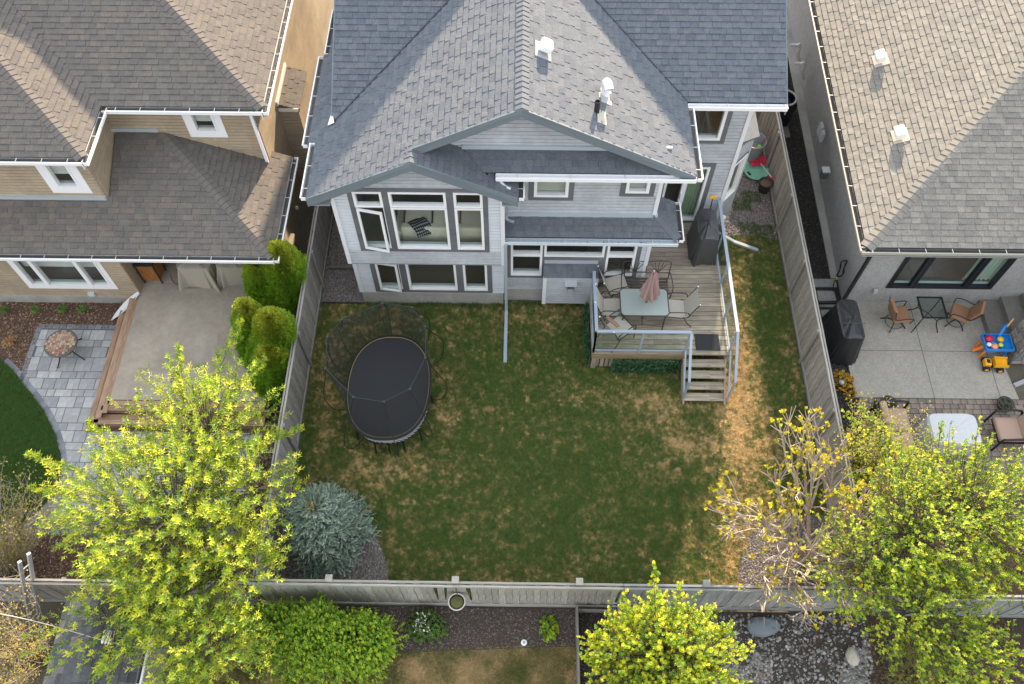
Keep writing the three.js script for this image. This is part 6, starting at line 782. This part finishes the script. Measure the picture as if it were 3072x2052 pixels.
{ const s = shrub('flowering_shrub', 'green shrub with white blossoms in the soil bed', 'shrub', [-1.85, 0, -3.92], [[0, .2, 0, .34, .24, .26, 330], [.2, .15, .1, .22, .16, .2, 120], [-.15, .15, .12, .2, .15, .2, 120]], sprC, [[.09, .17, .02], [.12, .22, .02]], 62); const r = rng(63), L = []; for (let i = 0; i < 46; i++) { const p = V3((r() - .7) * .35, .36 + r() * .08, (r() - .4) * .5); L.push({ p, q: qEul(r(), r() * 6, r()), s: V3(1, 1, 1).multiplyScalar(.6 + r() * .5), c: lin(.75, .75, .72) }); } scatter('blossoms', spray(6, .015, .03, .022, 64), flatLeaf, L, s); }
shrub('low_shrub', 'small round green plant on the soil bed near the divider', 'plant', [.72, 0, -3.9], [[0, .1, 0, .17, .14, .2, 150]], sprC, HG, 65);
shrub('flowering_plant', 'low plant with orange yellow flowers beside the right patio', 'plant', [7.95, 0, -9.85], [[0, .14, 0, .26, .15, .26, 170], [.1, .12, .3, .16, .1, .2, 60]], spray(6, .04, .04, .03, 66), [[.62, .34, .005], [.7, .42, .01], [.3, .24, .03]], 66);
shrub('golden_conifer', 'feathery golden green conifer at the bottom right edge of the stones', 'shrub', [8.05, 0, -3.0], [[0, .5, 0, .5, .45, .45, 420], [.2, .3, .4, .4, .3, .3, 200]], spray(9, .16, .05, .012, 67, .1, .6), [[.22, .22, .02], [.28, .24, .02], [.12, .16, .02]], 67);
for (const [b, x, z] of bowlL) { const r = rng(Math.round(x * 10)), L = []; for (let i = 0; i < 60; i++) { const a = r() * 6.28, k = Math.sqrt(r()) * .15; L.push({ p: V3(Math.cos(a) * k, .18, Math.sin(a) * k), q: qEul((r() - .5), r() * 6, (r() - .5)), s: V3(.6, .6, .6), c: tint([[.1, .12, .03], [.16, .14, .05]], r) }); } scatter('plant', sprC, leafMat, L, b); }
// tufts of ornamental grass
const bladeGeo = (() => { const s = new Soup(), r = rng(71); for (let i = 0; i < 60; i++) { const a = r() * 6.28, l = .14 + r() * .1, h = .12 + r() * .14, w = .006, dx = Math.cos(a), dz = Math.sin(a), k = .03 * r(); const A = V3(dx * k - dz * w, 0, dz * k + dx * w), Bq = V3(dx * k + dz * w, 0, dz * k - dx * w), M1 = V3(dx * l * .5 - dz * w, h, dz * l * .5 + dx * w), M2 = V3(dx * l * .5 + dz * w, h, dz * l * .5 - dx * w), E = V3(dx * l, h * .75, dz * l); s.quad(A, Bq, M2, M1); s.tri(M1, M2, E, [0, 0], [1, 0], [0, 1]); } return s.geo(); })();
const gLab = ['at the left picture edge', 'second from the left edge', 'third from the left edge', 'nearest the tan deck'];
[[-13.2, -11.6], [-12.4, -11.62], [-11.72, -11.64], [-11.2, -11.64]].forEach(([x, z], i) => { const m = add('grass_clump', bladeGeo, mat(.09, .19, .02, { side: THREE.DoubleSide })); m.position.set(x, 0, z); m.rotation.y = i; m.scale.set(.8, .9, .8); tag(m, 'green ornamental grass clump along the tan wall, ' + gLab[i], 'grass clump', 'grass clumps along the tan wall'); });
{ const m = add('dry_grass_clump', bladeGeo, mat(.36, .2, .07, { side: THREE.DoubleSide })); m.position.set(-12.75, 0, -10.65); tag(m, 'dry orange brown grass clump in the mulch left of the fire table', 'grass clump'); }
// cedars
const fan = (() => { const s = new Soup(), r = rng(81); for (let i = 0; i < 14; i++) { const a = (i / 13 - .5) * 1.7, l = .06 + r() * .04, o = V3((r() - .5) * .01, .01 + r() * .03, (r() - .5) * .012); const d = V3(Math.sin(a), Math.cos(a), (r() - .5) * .4); const e = o.clone().addScaledVector(d, l); s.tri(o.clone().add(V3(-.006, 0, 0)), o.clone().add(V3(.006, 0, 0)), e, [0, 0], [1, 0], [.5, 1]); s.tri(o.clone().lerp(e, .4), e.clone().add(V3(.012, -.01, .004)), e, [0, 0], [1, 0], [.5, 1]); } return s.geo(); })();
function cedar(label, base, stems, pal, tip, seed) { const T = thing('cedar', label, 'tree', base), r = rng(seed), L = []; const tb = new B(); for (const [x, z, H, R, n] of stems) { tb.rod([x * .5, 0, z * .5], [x, H * .8, z], .05, .015, 7); for (let i = 0; i < n; i++) { const t = Math.pow(r(), .8), a = r() * 6.28, prof = Math.pow(Math.max(0, 1 - t), .55) * Math.min(1, .55 + t * 1.6), lump = .6 + .75 * fbm(Math.cos(a) * 2.6 + 30 + x, Math.sin(a) * 2.6 + t * 8 + 30, 3); const k = R * prof * lump * (.8 + .2 * Math.sqrt(r())); const p = V3(x + Math.cos(a) * k, H * t + .03, z + Math.sin(a) * k); if (p.y < 1.62) p.x = Math.min(p.x, -5.42 - base[0]); const d = V3(Math.cos(a), .75 + r() * .6, Math.sin(a)); const q = upTo(d).multiply(qEul(0, r() * 6.28, 0)); const s = .9 + r() * .9, g = Math.max(0, Math.min(1, (t - .72) * 3.2 + (r() - .5) * .6)); const c = pal.map((v, i2) => v + (tip[i2] - v) * g); const j = .75 + r() * .5; L.push({ p, q, s: V3(s, s, s), c: lin(c[0] * j, c[1] * j, c[2] * j) }); } } tb.build('trunk', barkMat, T); scatter('foliage', fan, flatLeaf, L, T); return T; }
cedar('rounded green cedar beside the tan house corner', [-5.75, 0, -11.75], [[.12, -.02, 2.6, .82, 10500], [-.44, .1, 2.4, .5, 4200]], [.21, .38, .016], [.36, .37, .02], 91); cedar('rounded green cedar beside the left fence, nearer to the leafy tree', [-5.75, 0, -10.05], [[.12, 0, 2.35, .86, 10500], [-.4, -.2, 2.5, .58, 4600], [.1, .5, 1.85, .68, 4800]], [.2, .37, .015], [.34, .35, .02], 92);
// blue spruce
{
  const T = thing('blue_spruce', 'small blue green spruce in the left gravel bed', 'tree', [-4.08, 0, -5.75]), r = rng(95), L = [], bb = new B(); new B().rod([0, 0, 0], [0, 2.0, 0], .07, .015, 8).build('trunk', barkMat, T);
  const finger = (() => { const s = new Soup(), q = rng(96); const n = 70; for (let i = 0; i < n; i++) { const t = i / n, a = i * 2.4, rr2 = .026 * (1 - t * .4), y = t * .17; const o = V3(0, y, 0), d = V3(Math.cos(a), .9, Math.sin(a)).normalize(), sd = V3(-Math.sin(a), 0, Math.cos(a)).multiplyScalar(.0045); s.tri(o.clone().add(sd), o.clone().sub(sd), o.clone().addScaledVector(d, rr2 + .006 + q() * .006), [0, 0], [1, 0], [.5, 1]); } return s.geo(); })();
  const pal = [[.30, .395, .32], [.36, .45, .375], [.22, .31, .26], [.43, .5, .39]];
  for (let y = .12; y < 2.1; y += .085) { const R = 1.08 * Math.pow(1 - y / 2.25, .62) * (y < .35 ? .85 + y * .4 : 1), n = Math.round(8 + R * 9); for (let i = 0; i < n; i++) { const a = r() * 6.28, len = R * (.75 + r() * .35), d = V3(Math.cos(a), .12 + .32 * (y / 2.2) + (r() - .5) * .15, Math.sin(a)).normalize(), o = V3(0, y, 0), e = o.clone().addScaledVector(d, len); bb.rod(o.toArray(), e.toArray(), .009, .003, 4); const sd = V3(-Math.sin(a), 0, Math.cos(a)); for (let t = .32; t <= 1.0; t += .075 / len) { const p = o.clone().lerp(e, t); for (const s of t > .97 ? [0] : [-1, 1]) { const dd = d.clone().addScaledVector(sd, s * (.4 + r() * 1.1)).add(V3((r() - .5) * .7, .1 + r() * .8, (r() - .5) * .7)).normalize(), sc = .75 + r() * .6; L.push({ p: p.clone().addScaledVector(sd, s * r() * .06), q: upTo(dd), s: V3(sc, sc, sc), c: tint(pal, r) }); } } } }
  for (let i = 0; i < 14; i++) L.push({ p: V3((r() - .5) * .1, 1.95 + r() * .2, (r() - .5) * .1), q: upTo(V3(r() - .5, .8, r() - .5)), s: V3(1.2, 1.2, 1.2), c: tint([[.42, .34, .12], [.25, .28, .16]], r) });
  bb.build('branches', mat(.05, .055, .05), T).userData.kind = 'stuff'; scatter('crown', finger, flatLeaf, L, T);
}
// ivy on the deck skirts
{ const mk = (label, f, u0, u1, v0, v1, n, seed) => { const T = thing('ivy_panel', label, 'ivy', f.P((u0 + u1) / 2, 0, 0).toArray()), r = rng(seed), L = []; for (let i = 0; i < n; i++) { const p = f.P(u0 + r() * (u1 - u0), v0 + r() * (v1 - v0), .03 + r() * .07).sub(T.position); L.push({ p, q: upTo(f.n.clone().multiplyScalar(.7).add(V3((r() - .5) * 1.2, -.2 + (r() - .5), (r() - .5) * 1.2))), s: V3(1, 1, 1).multiplyScalar(.6 + r() * .6), c: tint([[.026, .085, .032], [.036, .11, .042], [.06, .15, .065], [.016, .055, .022]], r) }); } scatter('leaves', spray(4, .02, .05, .042, 98, .3), mat(1, 1, 1, { roughness: .4, side: THREE.DoubleSide }), L, T); bx(0, (v0 + v1) / 2, 0, .01, .01, .01); const w = new B(); for (let k = 0; k < 14; k++) { const a = f.P(u0 + (u1 - u0) * k / 13, v0, .03).sub(T.position), b = f.P(u0 + (u1 - u0) * k / 13 + (r() - .5) * .2, v1, .04).sub(T.position); w.rod(a.toArray(), b.toArray(), .004, .004, 4); } w.build('vines', barkPale, T).userData.kind = 'stuff'; }; mk('dark green ivy hanging on the front of the wooden deck', wallS(-10.14), 2.3, 3.95, .02, .62, 900, 1); mk('dark green ivy hanging on the left side of the wooden deck', wallW(1.78), -11.7, -10.2, .05, .7, 800, 2); }
// ---------- draw ----------
const renderer = new THREE.WebGLRenderer({ antialias: true });
renderer.setSize(1024, 684); renderer.toneMapping = THREE.LinearToneMapping; renderer.toneMappingExposure = EXPOSURE;
renderer.shadowMap.enabled = true; renderer.shadowMap.type = THREE.PCFSoftShadowMap;
renderer.render(scene, camera);
